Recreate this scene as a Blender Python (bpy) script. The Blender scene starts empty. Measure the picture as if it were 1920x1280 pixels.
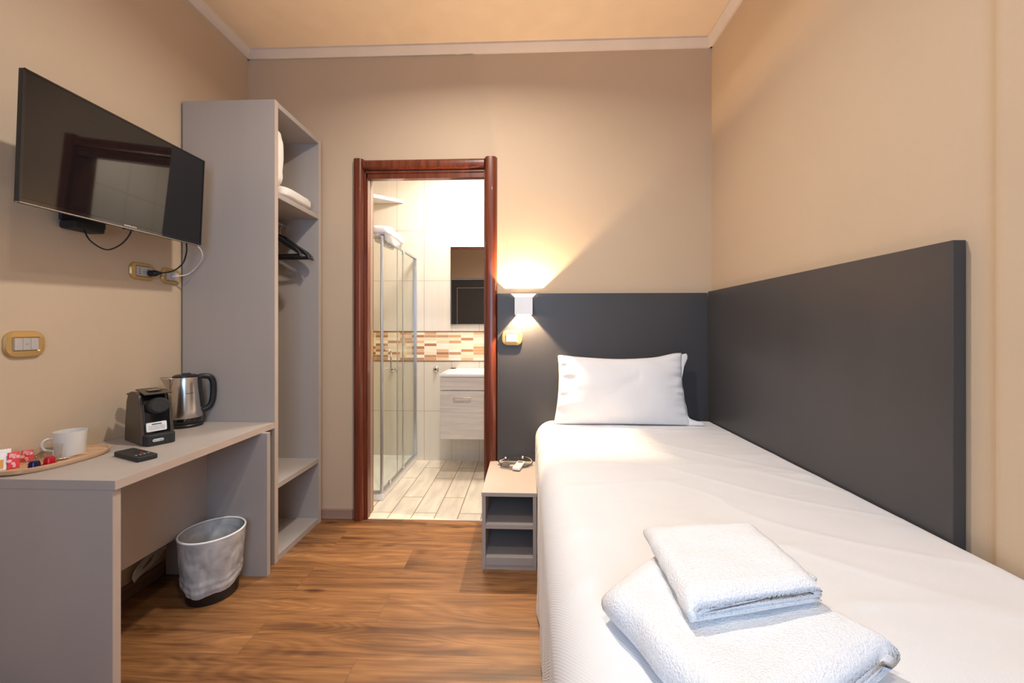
import bpy, bmesh, math, random
from mathutils import Vector, Matrix, noise
from math import sin, cos, pi, radians as R

S = bpy.context.scene
COL = S.collection
random.seed(7)

# ------------------------------------------------------------------ camera
cam_d = bpy.data.cameras.new('camera')
cam_d.sensor_width = 36.0
cam_d.lens = 740.0 / 1920.0 * 36.0
cam_d.shift_y = -22.0 / 1920.0
cam_d.clip_start = 0.02
cam = bpy.data.objects.new('camera', cam_d)
COL.objects.link(cam)
cam.location = (0, 0, 1.2)
cam.rotation_euler = (pi / 2, 0, math.atan(28 / 740))
S.camera = cam

# ------------------------------------------------------------------ exposure, world
S.view_settings.view_transform = 'Standard'
S.view_settings.look = 'None'
S.view_settings.exposure = -0.30
S.view_settings.gamma = 1.0
S.view_settings.use_curve_mapping = False
W = bpy.data.worlds.new('world'); S.world = W; W.use_nodes = True
W.node_tree.nodes['Background'].inputs[0].default_value = (0.55, 0.68, 1.0, 1)
W.node_tree.nodes['Background'].inputs[1].default_value = 0.6
S.cycles.max_bounces = 10
S.cycles.diffuse_bounces = 6
S.cycles.transparent_max_bounces = 16
S.cycles.use_denoising = True
S.cycles.sample_clamp_indirect = 6.0

# ------------------------------------------------------------------ lights of the room
def area(name, loc, rot, size, size_y, power, color, shape='RECTANGLE', spread=pi):
    l = bpy.data.lights.new(name, 'AREA'); l.shape = shape; l.size = size
    if shape in ('RECTANGLE', 'ELLIPSE'): l.size_y = size_y
    l.energy = power; l.color = color; l.spread = spread
    o = bpy.data.objects.new(name, l); COL.objects.link(o); o.location = loc; o.rotation_euler = rot
    return o
WARM = (1.0, 0.92, 0.83)
area('downlight_glow', (0.0, 0.10, 2.925), (0, 0, 0), .11, .11, 13, WARM, 'DISK', R(160))
area('downlight_glow', (-0.30, 1.45, 2.925), (0, 0, 0), .11, .11, 36, WARM, 'DISK', R(160))
area('window_daylight', (-0.05, -1.18, 1.60), (R(-90), 0, R(180)), 1.0, 1.3, 44, (0.42, 0.66, 1.0))
area('bathroom_glow', (-0.50, 3.00, 2.70), (0, 0, 0), .46, .46, 40, (1.0, 0.93, 0.82), 'DISK')

# ------------------------------------------------------------------ materials
def mat(name, col, rough=.5, metal=0., var=.03, vscale=8., bump=0., bscale=60., stretch=(1, 1, 1), spec=.5, trans=0., ior=1.45, coat=0., sheen=0., emit=None, estr=0.):
    m = bpy.data.materials.new(name); m.use_nodes = True
    nt = m.node_tree; N = nt.nodes; L = nt.links
    b = N['Principled BSDF']
    b.inputs['Roughness'].default_value = rough
    b.inputs['Metallic'].default_value = metal
    b.inputs['Specular IOR Level'].default_value = spec
    b.inputs['Transmission Weight'].default_value = trans
    b.inputs['IOR'].default_value = ior
    b.inputs['Coat Weight'].default_value = coat
    if sheen: b.inputs['Sheen Weight'].default_value = sheen
    tc = N.new('ShaderNodeTexCoord'); mp = N.new('ShaderNodeMapping')
    mp.inputs['Scale'].default_value = stretch
    L.new(tc.outputs['Object'], mp.inputs['Vector'])
    nz = N.new('ShaderNodeTexNoise'); nz.inputs['Scale'].default_value = vscale; nz.inputs['Detail'].default_value = 4
    L.new(mp.outputs[0], nz.inputs['Vector'])
    cr = N.new('ShaderNodeValToRGB')
    cr.color_ramp.elements[0].position = .3; cr.color_ramp.elements[1].position = .7
    cr.color_ramp.elements[0].color = tuple(max(0, c * (1 - var)) for c in col) + (1,)
    cr.color_ramp.elements[1].color = tuple(min(1, c * (1 + var)) for c in col) + (1,)
    L.new(nz.outputs['Fac'], cr.inputs['Fac']); L.new(cr.outputs['Color'], b.inputs['Base Color'])
    if bump:
        n2 = N.new('ShaderNodeTexNoise'); n2.inputs['Scale'].default_value = bscale; n2.inputs['Detail'].default_value = 3
        L.new(mp.outputs[0], n2.inputs['Vector'])
        bp = N.new('ShaderNodeBump'); bp.inputs['Strength'].default_value = bump; bp.inputs['Distance'].default_value = .002
        L.new(n2.outputs['Fac'], bp.inputs['Height']); L.new(bp.outputs[0], b.inputs['Normal'])
    if emit:
        b.inputs['Emission Color'].default_value = emit + (1,); b.inputs['Emission Strength'].default_value = estr
    return m

WALLC = (0.565, 0.43, 0.295)
def wallpaper(name, col):
    m = mat(name, col, .7, var=.015, vscale=3)
    nt = m.node_tree; N = nt.nodes; L = nt.links; b = N['Principled BSDF']
    tc = N['Texture Coordinate']
    mp = N.new('ShaderNodeMapping'); mp.inputs['Scale'].default_value = (1, 1, .03)
    L.new(tc.outputs['Object'], mp.inputs[0])
    a = N.new('ShaderNodeTexNoise'); a.inputs['Scale'].default_value = 260; L.new(mp.outputs[0], a.inputs['Vector'])
    mp2 = N.new('ShaderNodeMapping'); mp2.inputs['Scale'].default_value = (.05, .05, 1)
    L.new(tc.outputs['Object'], mp2.inputs[0])
    c = N.new('ShaderNodeTexNoise'); c.inputs['Scale'].default_value = 300; L.new(mp2.outputs[0], c.inputs['Vector'])
    ad = N.new('ShaderNodeMath'); ad.operation = 'ADD'; L.new(a.outputs['Fac'], ad.inputs[0]); L.new(c.outputs['Fac'], ad.inputs[1])
    bp = N.new('ShaderNodeBump'); bp.inputs['Strength'].default_value = .25; bp.inputs['Distance'].default_value = .001
    L.new(ad.outputs[0], bp.inputs['Height']); L.new(bp.outputs[0], b.inputs['Normal'])
    return m

def wood_floor():
    m = bpy.data.materials.new('vinyl wood planks'); m.use_nodes = True
    nt = m.node_tree; N = nt.nodes; L = nt.links; b = N['Principled BSDF']
    tc = N.new('ShaderNodeTexCoord')
    mp = N.new('ShaderNodeMapping'); mp.inputs['Location'].default_value = (.62, .025, 0)
    L.new(tc.outputs['Object'], mp.inputs[0])
    br = N.new('ShaderNodeTexBrick'); br.offset = .37; br.offset_frequency = 2
    br.inputs['Scale'].default_value = 1; br.inputs['Brick Width'].default_value = 1.22; br.inputs['Row Height'].default_value = .18
    br.inputs['Mortar Size'].default_value = .0011; br.inputs['Mortar Smooth'].default_value = .3
    br.inputs['Color1'].default_value = (0, 0, 0, 1); br.inputs['Color2'].default_value = (1, 1, 1, 1); br.inputs['Mortar'].default_value = (.5, .5, .5, 1)
    L.new(mp.outputs[0], br.inputs['Vector'])
    bw = N.new('ShaderNodeMath'); bw.operation = 'MULTIPLY'; bw.inputs[1].default_value = 37.
    L.new(br.outputs['Color'], bw.inputs[0])
    # long grain
    g = N.new('ShaderNodeMapping'); g.inputs['Scale'].default_value = (.75, 11, 1); L.new(tc.outputs['Object'], g.inputs[0])
    n1 = N.new('ShaderNodeTexNoise'); n1.noise_dimensions = '4D'; n1.inputs['Scale'].default_value = 1.7; n1.inputs['Detail'].default_value = 9; n1.inputs['Distortion'].default_value = .6; n1.inputs['Roughness'].default_value = .70
    L.new(g.outputs[0], n1.inputs['Vector']); L.new(bw.outputs[0], n1.inputs['W'])
    # rings: contour lines of a smooth field give the cathedral figure
    g2 = N.new('ShaderNodeMapping'); g2.inputs['Scale'].default_value = (.9, 6.5, 1); L.new(tc.outputs['Object'], g2.inputs[0])
    n2 = N.new('ShaderNodeTexNoise'); n2.noise_dimensions = '4D'; n2.inputs['Scale'].default_value = 1.1; n2.inputs['Detail'].default_value = 1.5; n2.inputs['Distortion'].default_value = .3
    L.new(g2.outputs[0], n2.inputs['Vector']); L.new(bw.outputs[0], n2.inputs['W'])
    m2 = N.new('ShaderNodeMath'); m2.operation = 'MULTIPLY'; m2.inputs[1].default_value = 120.; L.new(n2.outputs['Fac'], m2.inputs[0])
    s2 = N.new('ShaderNodeMath'); s2.operation = 'SINE'; L.new(m2.outputs[0], s2.inputs[0])
    # fine fibres
    g3 = N.new('ShaderNodeMapping'); g3.inputs['Scale'].default_value = (4, 150, 1); L.new(tc.outputs['Object'], g3.inputs[0])
    n3 = N.new('ShaderNodeTexNoise'); n3.noise_dimensions = '4D'; n3.inputs['Scale'].default_value = 1.; n3.inputs['Detail'].default_value = 3
    L.new(g3.outputs[0], n3.inputs['Vector']); L.new(bw.outputs[0], n3.inputs['W'])
    def mul(a, k):
        x = N.new('ShaderNodeMath'); x.operation = 'MULTIPLY'; x.inputs[1].default_value = k; L.new(a, x.inputs[0]); return x.outputs[0]
    def add(a, c):
        x = N.new('ShaderNodeMath'); x.operation = 'ADD'; L.new(a, x.inputs[0]); L.new(c, x.inputs[1]); return x.outputs[0]
    tot = add(add(mul(n1.outputs['Fac'], 1.0), mul(s2.outputs[0], .045)), mul(n3.outputs['Fac'], .34))
    tot = add(tot, mul(br.outputs['Color'], .08))
    # broad dark heart streaks that come and go along a plank
    g5 = N.new('ShaderNodeMapping'); g5.inputs['Scale'].default_value = (.8, 7, 1); g5.inputs['Location'].default_value = (3, 7, 0); L.new(tc.outputs['Object'], g5.inputs[0])
    n5 = N.new('ShaderNodeTexNoise'); n5.noise_dimensions = '4D'; n5.inputs['Scale'].default_value = 1.3; n5.inputs['Detail'].default_value = 2; n5.inputs['Distortion'].default_value = .8
    L.new(g5.outputs[0], n5.inputs['Vector']); L.new(bw.outputs[0], n5.inputs['W'])
    r5 = N.new('ShaderNodeMapRange'); r5.inputs['From Min'].default_value = .50; r5.inputs['From Max'].default_value = .72; r5.inputs['To Min'].default_value = 0; r5.inputs['To Max'].default_value = -.24
    L.new(n5.outputs['Fac'], r5.inputs['Value']); tot = add(tot, r5.outputs[0])
    g6 = N.new('ShaderNodeMapping'); g6.inputs['Scale'].default_value = (1.6, 42, 1); L.new(tc.outputs['Object'], g6.inputs[0])
    n6 = N.new('ShaderNodeTexNoise'); n6.noise_dimensions = '4D'; n6.inputs['Scale'].default_value = 1.; n6.inputs['Detail'].default_value = 4; n6.inputs['Distortion'].default_value = .4
    L.new(g6.outputs[0], n6.inputs['Vector']); L.new(bw.outputs[0], n6.inputs['W'])
    tot = add(tot, mul(n6.outputs['Fac'], .30)); 
    o6 = N.new('ShaderNodeMath'); o6.operation = 'SUBTRACT'; o6.inputs[1].default_value = .14; L.new(tot, o6.inputs[0]); tot = o6.outputs[0]
    # knots
    g4 = N.new('ShaderNodeMapping'); g4.inputs['Scale'].default_value = (1.6, 5.2, 1); L.new(tc.outputs['Object'], g4.inputs[0])
    vo = N.new('ShaderNodeTexVoronoi'); vo.inputs['Scale'].default_value = 1.; L.new(g4.outputs[0], vo.inputs['Vector'])
    kr = N.new('ShaderNodeMapRange'); kr.inputs['From Min'].default_value = .0; kr.inputs['From Max'].default_value = .10; kr.inputs['To Min'].default_value = -.40; kr.inputs['To Max'].default_value = 0
    L.new(vo.outputs['Distance'], kr.inputs['Value'])
    tot = add(tot, kr.outputs[0])
    cr = N.new('ShaderNodeValToRGB'); E = cr.color_ramp.elements
    E[0].position = .32; E[0].color = (.060, .022, .009, 1)
    E[1].position = 1.0; E[1].color = (.44, .225, .085, 1)
    e = E.new(.52); e.color = (.130, .055, .020, 1)
    e = E.new(.68); e.color = (.220, .098, .034, 1)
    e = E.new(.82); e.color = (.300, .140, .050, 1)
    L.new(tot, cr.inputs['Fac'])
    mx = N.new('ShaderNodeMix'); mx.data_type = 'RGBA'; mx.inputs[7].default_value = (.10, .045, .02, 1)
    fm = N.new('ShaderNodeMath'); fm.operation = 'MULTIPLY'; fm.inputs[1].default_value = .55
    L.new(br.outputs['Fac'], fm.inputs[0]); L.new(fm.outputs[0], mx.inputs[0]); L.new(cr.outputs['Color'], mx.inputs[6])
    L.new(mx.outputs[2], b.inputs['Base Color'])
    b.inputs['Roughness'].default_value = .42
    bp = N.new('ShaderNodeBump'); bp.inputs['Strength'].default_value = .12; bp.inputs['Distance'].default_value = .002
    L.new(n3.outputs['Fac'], bp.inputs['Height']); L.new(bp.outputs[0], b.inputs['Normal'])
    return m

def wood(name, dark, light, scale=(18, 18, .8), rough=.35, coat=.3, bump=.05):
    m = mat(name, light, rough, coat=coat)
    nt = m.node_tree; N = nt.nodes; L = nt.links; b = N['Principled BSDF']
    N['Mapping'].inputs['Scale'].default_value = scale
    nz = N['Noise Texture']; nz.inputs['Scale'].default_value = 2.5; nz.inputs['Detail'].default_value = 6; nz.inputs['Distortion'].default_value = .8
    cr = N['Color Ramp']; cr.color_ramp.elements[0].color = dark + (1,); cr.color_ramp.elements[1].color = light + (1,)
    if bump:
        bp = N.new('ShaderNodeBump'); bp.inputs['Strength'].default_value = bump; bp.inputs['Distance'].default_value = .001
        L.new(nz.outputs['Fac'], bp.inputs['Height']); L.new(bp.outputs[0], b.inputs['Normal'])
    return m

def tiles(name, w, h, loc, col, mortar, axes='XZ', msize=.003, var=.03, offset=0., rough=.2, vein=True, random_cols=None, veinscale=(1, 1, 1)):
    """brick texture laid in the plane given by AXES of object coordinates"""
    m = bpy.data.materials.new(name); m.use_nodes = True
    nt = m.node_tree; N = nt.nodes; L = nt.links; b = N['Principled BSDF']
    tc = N.new('ShaderNodeTexCoord'); sp = N.new('ShaderNodeSeparateXYZ'); L.new(tc.outputs['Object'], sp.inputs[0])
    cb = N.new('ShaderNodeCombineXYZ'); L.new(sp.outputs[axes[0]], cb.inputs['X']); L.new(sp.outputs[axes[1]], cb.inputs['Y'])
    mp = N.new('ShaderNodeMapping'); mp.inputs['Location'].default_value = (loc[0], loc[1], 0); L.new(cb.outputs[0], mp.inputs[0])
    br = N.new('ShaderNodeTexBrick'); br.offset = offset; br.offset_frequency = 2
    br.inputs['Scale'].default_value = 1; br.inputs['Brick Width'].default_value = w; br.inputs['Row Height'].default_value = h
    br.inputs['Mortar Size'].default_value = msize; br.inputs['Mortar Smooth'].default_value = .1
    br.inputs['Color1'].default_value = (0, 0, 0, 1); br.inputs['Color2'].default_value = (1, 1, 1, 1)
    L.new(mp.outputs[0], br.inputs['Vector'])
    if random_cols:
        cr = N.new('ShaderNodeValToRGB'); cr.color_ramp.interpolation = 'CONSTANT'
        E = cr.color_ramp.elements
        for i, c in enumerate(random_cols):
            p = i / len(random_cols)
            e = E[i] if i < 2 else E.new(p)
            e.position = p; e.color = c + (1,)
        L.new(br.outputs['Color'], cr.inputs['Fac']); base = cr.outputs['Color']
    else:
        nz = N.new('ShaderNodeTexNoise'); nz.noise_dimensions = '4D'; nz.inputs['Scale'].default_value = 3; nz.inputs['Detail'].default_value = 4
        ms = N.new('ShaderNodeMapping'); ms.inputs['Scale'].default_value = veinscale; L.new(tc.outputs['Object'], ms.inputs[0]); L.new(ms.outputs[0], nz.inputs['Vector'])
        k = N.new('ShaderNodeMath'); k.operation = 'MULTIPLY'; k.inputs[1].default_value = 19; L.new(br.outputs['Color'], k.inputs[0]); L.new(k.outputs[0], nz.inputs['W'])
        cr = N.new('ShaderNodeValToRGB'); cr.color_ramp.elements[0].position = .35; cr.color_ramp.elements[1].position = .65
        cr.color_ramp.elements[0].color = tuple(c * (1 - var) for c in col) + (1,); cr.color_ramp.elements[1].color = tuple(min(1, c * (1 + var)) for c in col) + (1,)
        L.new(nz.outputs['Fac'], cr.inputs['Fac']); base = cr.outputs['Color']
    mx = N.new('ShaderNodeMix'); mx.data_type = 'RGBA'; mx.inputs[7].default_value = mortar + (1,)
    L.new(br.outputs['Fac'], mx.inputs[0]); L.new(base, mx.inputs[6]); L.new(mx.outputs[2], b.inputs['Base Color'])
    b.inputs['Roughness'].default_value = rough
    return m

def cloth(name, col, wave=0., noise_b=.4, nscale=500., rough=.85, sheen=.2, direction='DIAGONAL', wrinkle=0.):
    m = mat(name, col, rough, var=.01, sheen=sheen)
    nt = m.node_tree; N = nt.nodes; L = nt.links; b = N['Principled BSDF']; tc = N['Texture Coordinate']
    nz = N.new('ShaderNodeTexNoise'); nz.inputs['Scale'].default_value = nscale; nz.inputs['Detail'].default_value = 2; L.new(tc.outputs['Object'], nz.inputs['Vector'])
    bp = N.new('ShaderNodeBump'); bp.inputs['Strength'].default_value = noise_b; bp.inputs['Distance'].default_value = .0015 if noise_b < .9 else .0035
    L.new(nz.outputs['Fac'], bp.inputs['Height'])
    last = bp
    if wave:
        wv = N.new('ShaderNodeTexWave'); wv.bands_direction = direction; wv.inputs['Scale'].default_value = wave; wv.inputs['Distortion'].default_value = .15
        L.new(tc.outputs['Object'], wv.inputs['Vector'])
        b2 = N.new('ShaderNodeBump'); b2.inputs['Strength'].default_value = .35; b2.inputs['Distance'].default_value = .0007
        L.new(wv.outputs['Fac'], b2.inputs['Height']); L.new(last.outputs[0], b2.inputs['Normal']); last = b2
    if wrinkle:
        n3 = N.new('ShaderNodeTexNoise'); n3.inputs['Scale'].default_value = 5; n3.inputs['Detail'].default_value = 3; n3.inputs['Distortion'].default_value = 1.5
        L.new(tc.outputs['Object'], n3.inputs['Vector'])
        b3 = N.new('ShaderNodeBump'); b3.inputs['Strength'].default_value = wrinkle; b3.inputs['Distance'].default_value = .02
        L.new(n3.outputs['Fac'], b3.inputs['Height']); L.new(last.outputs[0], b3.inputs['Normal']); last = b3
    L.new(last.outputs[0], b.inputs['Normal'])
    return m

M = {}
M['wall'] = wallpaper('beige wallpaper', WALLC)
M['ceiling'] = mat('beige ceiling paint', (.76, .60, .43), .8, bump=.1, bscale=90)
M['cornice'] = mat('pale cornice paint', (.66, .57, .49), .6)
M['floor'] = wood_floor()
M['skirting'] = wood('brown skirting wood', (.14, .07, .045), (.24, .13, .085), (.8, .8, 18), .45, 0)
M['skirting2'] = wood('pinkish skirting wood', (.30, .18, .13), (.40, .26, .20), (1, 18, 18), .45, 0)
M['mahogany'] = wood('mahogany door casing', (.085, .016, .007), (.20, .045, .017), (16, 16, .7), .33, .35)
M['doorwhite'] = mat('pale door edge', (.36, .24, .18), .5)
M['laminate'] = mat('greige laminate', (.395, .350, .318), .48, var=.03, vscale=6, bump=.06, bscale=400, stretch=(1, 1, .2))
M['edge'] = mat('warm lit laminate edge band', (.50, .40, .33), .5)  # edges face the warm light; that warmth is put into this colour
M['dark'] = mat('dark grey laminate', (.058, .055, .056), .42, var=.06, vscale=5, bump=.08, bscale=300, stretch=(1, 1, .2))
M['black'] = mat('black plastic', (.012, .012, .013), .35)
M['blackmatte'] = mat('matte black plastic', (.02, .02, .021), .6, bump=.1, bscale=500)
M['blackgloss'] = mat('glossy black plastic', (.006, .006, .008), .08, coat=.6)
M['screen'] = mat('dark television glass', (.006, .006, .007), .04, spec=.55, coat=.25)
M['brownshell'] = mat('brown grey machine shell', (.060, .045, .030), .38, var=.05, bump=.1, bscale=600)
M['steel'] = mat('brushed steel', (.62, .58, .54), .24, 1., bump=.03, bscale=300, stretch=(1, 1, .05))
M['chrome'] = mat('chrome', (.8, .8, .8), .12, 1.)
M['greychrome'] = mat('satin aluminium', (.60, .62, .64), .3, .9)
M['brass'] = mat('satin brass plate', (.58, .38, .15), .36, .6)
M['module'] = mat('silver switch plastic', (.50, .47, .44), .4, .2)
M['modwhite'] = mat('white switch plastic', (.85, .85, .83), .35)
M['hole'] = mat('black socket holes', (.01, .01, .01), .7)
M['whiteplastic'] = mat('white plastic', (.82, .81, .79), .35)
M['whitecable'] = mat('white cable rubber', (.75, .72, .68), .5)
M['sheet'] = cloth('white striped bedspread', (.79, .795, .805), wave=78., noise_b=.12, rough=.75, direction='DIAGONAL', wrinkle=.0)
M['pillow'] = cloth('white pillowcase cotton', (.80, .80, .81), noise_b=.08, rough=.75, wrinkle=.22)
M['terry'] = cloth('white terry cloth', (.90, .91, .92), noise_b=.95, nscale=300., rough=.95, sheen=.5)
M['quilt'] = cloth('cream quilted cotton', (.80, .75, .68), noise_b=.2, wrinkle=.5)
M['mattress'] = cloth('mattress ticking', (.7, .68, .65))
M['sconce'] = mat('white lacquered aluminium', (.80, .80, .82), .45)
M['ceramic'] = mat('off white ceramic', (.66, .62, .56), .22, coat=.3)
M['tray'] = wood('pale bamboo tray', (.55, .33, .18), (.68, .44, .26), (6, 1, 6), .4, .2)
M['purple'] = mat('dark purple foil', (.020, .012, .06), .25, .5)
M['red'] = mat('red foil', (.50, .012, .02), .3, .4)
M['redpaper'] = mat('red printed paper', (.75, .05, .06), .5)
M['pinkpaper'] = mat('pink printed flowers', (.9, .42, .40), .5)
M['whitepaper'] = mat('white sachet paper', (.80, .77, .72), .6)
M['orange'] = mat('orange sachet print', (.65, .32, .06), .6)
M['glass'] = mat('clear glass', (.97, .98, .98), .02, trans=1., ior=1.3, var=0)
M['liner'] = None
M['basin'] = mat('white ceramic basin', (.88, .88, .87), .12, coat=.4)
M['greywood'] = wood('bleached grey wood veneer', (.56, .51, .45), (.70, .65, .58), (1.2, 1.2, 20), .45, 0)
M['mirror'] = mat('mirror silver', (.9, .9, .9), .01, 1., var=0)
M['lampglass'] = mat('lamp diffuser', (1, 1, 1), .5, emit=(1., .9, .75), estr=6.)
M['threshold'] = mat('pale marble threshold', (.72, .66, .58), .3)
M['screenedge'] = mat('grey bezel strip', (.34, .30, .27), .3, .6)
M['darktext'] = mat('dark print', (.03, .03, .03), .6)
M['lighttext'] = mat('silver print', (.72, .70, .68), .4)
M['key'] = mat('grey remote keys', (.30, .30, .31), .5)
M['redkey'] = mat('red remote key', (.55, .03, .03), .5)
M['lcd'] = mat('grey green display', (.12, .14, .13), .2)

def thinglass(name, tint, rough=.0, alpha=.1):
    m = bpy.data.materials.new(name); m.use_nodes = True
    nt = m.node_tree; N = nt.nodes; L = nt.links; N.remove(N['Principled BSDF'])
    out = N['Material Output']
    tr = N.new('ShaderNodeBsdfTransparent'); tr.inputs[0].default_value = tint + (1,)
    gl = N.new('ShaderNodeBsdfGlossy'); gl.inputs['Roughness'].default_value = rough
    fr = N.new('ShaderNodeFresnel'); fr.inputs['IOR'].default_value = 1.45
    nz = N.new('ShaderNodeTexNoise'); nz.inputs['Scale'].default_value = 3
    ml = N.new('ShaderNodeMath'); ml.operation = 'MULTIPLY_ADD'; ml.inputs[1].default_value = .01; L.new(nz.outputs['Fac'], ml.inputs[0])
    ge = N.new('ShaderNodeNewGeometry'); iv = N.new('ShaderNodeMath'); iv.operation = 'SUBTRACT'; iv.inputs[0].default_value = 1; L.new(ge.outputs['Backfacing'], iv.inputs[1])
    fm = N.new('ShaderNodeMath'); fm.operation = 'MULTIPLY'; L.new(fr.outputs[0], fm.inputs[0]); L.new(iv.outputs[0], fm.inputs[1]); L.new(fm.outputs[0], ml.inputs[2])
    mx = N.new('ShaderNodeMixShader'); L.new(ml.outputs[0], mx.inputs[0]); L.new(tr.outputs[0], mx.inputs[1]); L.new(gl.outputs[0], mx.inputs[2])
    L.new(mx.outputs[0], out.inputs[0])
    return m
M['pane'] = thinglass('shower glass', (.97, .985, .965))
M['thinglass'] = thinglass('thin tumbler glass', (.97, .97, .96), .02)
M['acrylic'] = thinglass('clear acrylic', (.88, .87, .85), .05)

def liner_mat():
    m = bpy.data.materials.new('crumpled white film'); m.use_nodes = True
    nt = m.node_tree; N = nt.nodes; L = nt.links; b = N['Principled BSDF']; out = N['Material Output']
    b.inputs['Base Color'].default_value = (.80, .79, .78, 1); b.inputs['Roughness'].default_value = .35
    tc = N.new('ShaderNodeTexCoord')
    nz = N.new('ShaderNodeTexNoise'); nz.inputs['Scale'].default_value = 9; nz.inputs['Detail'].default_value = 5; nz.inputs['Distortion'].default_value = 1.2; L.new(tc.outputs['Object'], nz.inputs['Vector'])
    bp = N.new('ShaderNodeBump'); bp.inputs['Strength'].default_value = .5; bp.inputs['Distance'].default_value = .008
    L.new(nz.outputs['Fac'], bp.inputs['Height']); L.new(bp.outputs[0], b.inputs['Normal'])
    tr = N.new('ShaderNodeBsdfTransparent'); mx = N.new('ShaderNodeMixShader')
    mr = N.new('ShaderNodeMapRange'); mr.inputs['From Min'].default_value = .3; mr.inputs['From Max'].default_value = .7; mr.inputs['To Min'].default_value = .40; mr.inputs['To Max'].default_value = .75
    L.new(nz.outputs['Fac'], mr.inputs['Value']); L.new(mr.outputs[0], mx.inputs[0])
    L.new(tr.outputs[0], mx.inputs[1]); L.new(b.outputs[0], mx.inputs[2]); L.new(mx.outputs[0], out.inputs[0])
    return m
M['liner'] = liner_mat()

# ------------------------------------------------------------------ mesh helpers
def BM(): return bmesh.new()

def box(bm, x0, x1, y0, y1, z0, z1, mi=0):
    vs = [bm.verts.new((x, y, z)) for z in (z0, z1) for y in (y0, y1) for x in (x0, x1)]
    for f in ((0, 2, 3, 1), (4, 5, 7, 6), (0, 1, 5, 4), (2, 6, 7, 3), (0, 4, 6, 2), (1, 3, 7, 5)):
        fc = bm.faces.new([vs[i] for i in f]); fc.material_index = mi
    return vs

def lathe(bm, prof, c=(0, 0, 0), seg=40, sx=1., sy=1., caps=True, mi=0):
    rings = []
    for r, z in prof:
        rings.append([bm.verts.new((c[0] + r * sx * cos(2 * pi * i / seg), c[1] + r * sy * sin(2 * pi * i / seg), c[2] + z)) for i in range(seg)])
    for a, b_ in zip(rings, rings[1:]):
        for i in range(seg):
            f = bm.faces.new((a[i], a[(i + 1) % seg], b_[(i + 1) % seg], b_[i])); f.material_index = mi
    if caps:
        if prof[0][0] > 1e-6: bm.faces.new(rings[0][::-1]).material_index = mi
        if prof[-1][0] > 1e-6: bm.faces.new(rings[-1]).material_index = mi
    return rings

def smooth_path(pts, n=8, closed=False):
    P = [Vector(p) for p in pts]; out = []
    L_ = len(P)
    rng = range(L_) if closed else range(L_ - 1)
    for i in rng:
        p1 = P[i]; p2 = P[(i + 1) % L_]
        p0 = P[i - 1] if (i > 0 or closed) else p1 * 2 - p2
        p3 = P[(i + 2) % L_] if (i + 2 < L_ or closed) else p2 * 2 - p1
        for k in range(n):
            t = k / n
            out.append(.5 * ((2 * p1) + (-p0 + p2) * t + (2 * p0 - 5 * p1 + 4 * p2 - p3) * t * t + (-p0 + 3 * p1 - 3 * p2 + p3) * t ** 3))
    if not closed: out.append(P[-1])
    return out

def tube(bm, pts, r, seg=10, n=8, closed=False, smooth=True, rfun=None, flat=1.):
    P = smooth_path(pts, n, closed) if smooth else [Vector(p) for p in pts]
    rings = []; up = None
    for i, p in enumerate(P):
        if closed: t = (P[(i + 1) % len(P)] - P[i - 1])
        else: t = (P[min(i + 1, len(P) - 1)] - P[max(i - 1, 0)])
        t = t.normalized() if t.length > 1e-9 else Vector((0, 0, 1))
        if up is None:
            up = Vector((0, 0, 1)) if abs(t.z) < .9 else Vector((1, 0, 0))
        up = (up - t * up.dot(t))
        up = up.normalized() if up.length > 1e-6 else t.orthogonal().normalized()
        s = t.cross(up)
        rr = r if rfun is None else r * rfun(i / max(1, len(P) - 1))
        rings.append([bm.verts.new(p + (s * cos(2 * pi * k / seg) * flat + up * sin(2 * pi * k / seg)) * rr) for k in range(seg)])
    m_ = len(rings)
    for i in range(m_ if closed else m_ - 1):
        a = rings[i]; b_ = rings[(i + 1) % m_]
        for k in range(seg): bm.faces.new((a[k], a[(k + 1) % seg], b_[(k + 1) % seg], b_[k]))
    if not closed:
        bm.faces.new(rings[0][::-1]); bm.faces.new(rings[-1])

def prism(bm, poly, y0, y1, axis='Y', mi=0):
    """extrude a closed 2D polygon along an axis"""
    def v(a, b_, t):
        return {'Y': (a, t, b_), 'X': (t, a, b_), 'Z': (a, b_, t)}[axis]
    A = [bm.verts.new(v(a, b_, y0)) for a, b_ in poly]; B = [bm.verts.new(v(a, b_, y1)) for a, b_ in poly]
    n = len(poly)
    for i in range(n): bm.faces.new((A[i], A[(i + 1) % n], B[(i + 1) % n], B[i])).material_index = mi
    bm.faces.new(A[::-1]).material_index = mi; bm.faces.new(B).material_index = mi

def grid(bm, nu, nv, f, closed_u=False, mi=0):
    V = [[bm.verts.new(f(i / nu, j / nv)) for j in range(nv + 1)] for i in range(nu if closed_u else nu + 1)]
    n = len(V)
    for i in range(nu):
        for j in range(nv):
            bm.faces.new((V[i][j], V[(i + 1) % n][j], V[(i + 1) % n][j + 1], V[i][j + 1])).material_index = mi
    return V

def rrect(w, h, r, n=6):
    out = []
    for cx, cy, a0 in ((w / 2 - r, h / 2 - r, 0), (-w / 2 + r, h / 2 - r, 90), (-w / 2 + r, -h / 2 + r, 180), (w / 2 - r, -h / 2 + r, 270)):
        for k in range(n + 1):
            a = R(a0 + 90 * k / n); out.append((cx + r * cos(a), cy + r * sin(a)))
    return out

OFF = {}
def root_off(p):
    while p is not None:
        if p.name in OFF: return OFF[p.name]
        p = p.parent
    return None

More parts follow.
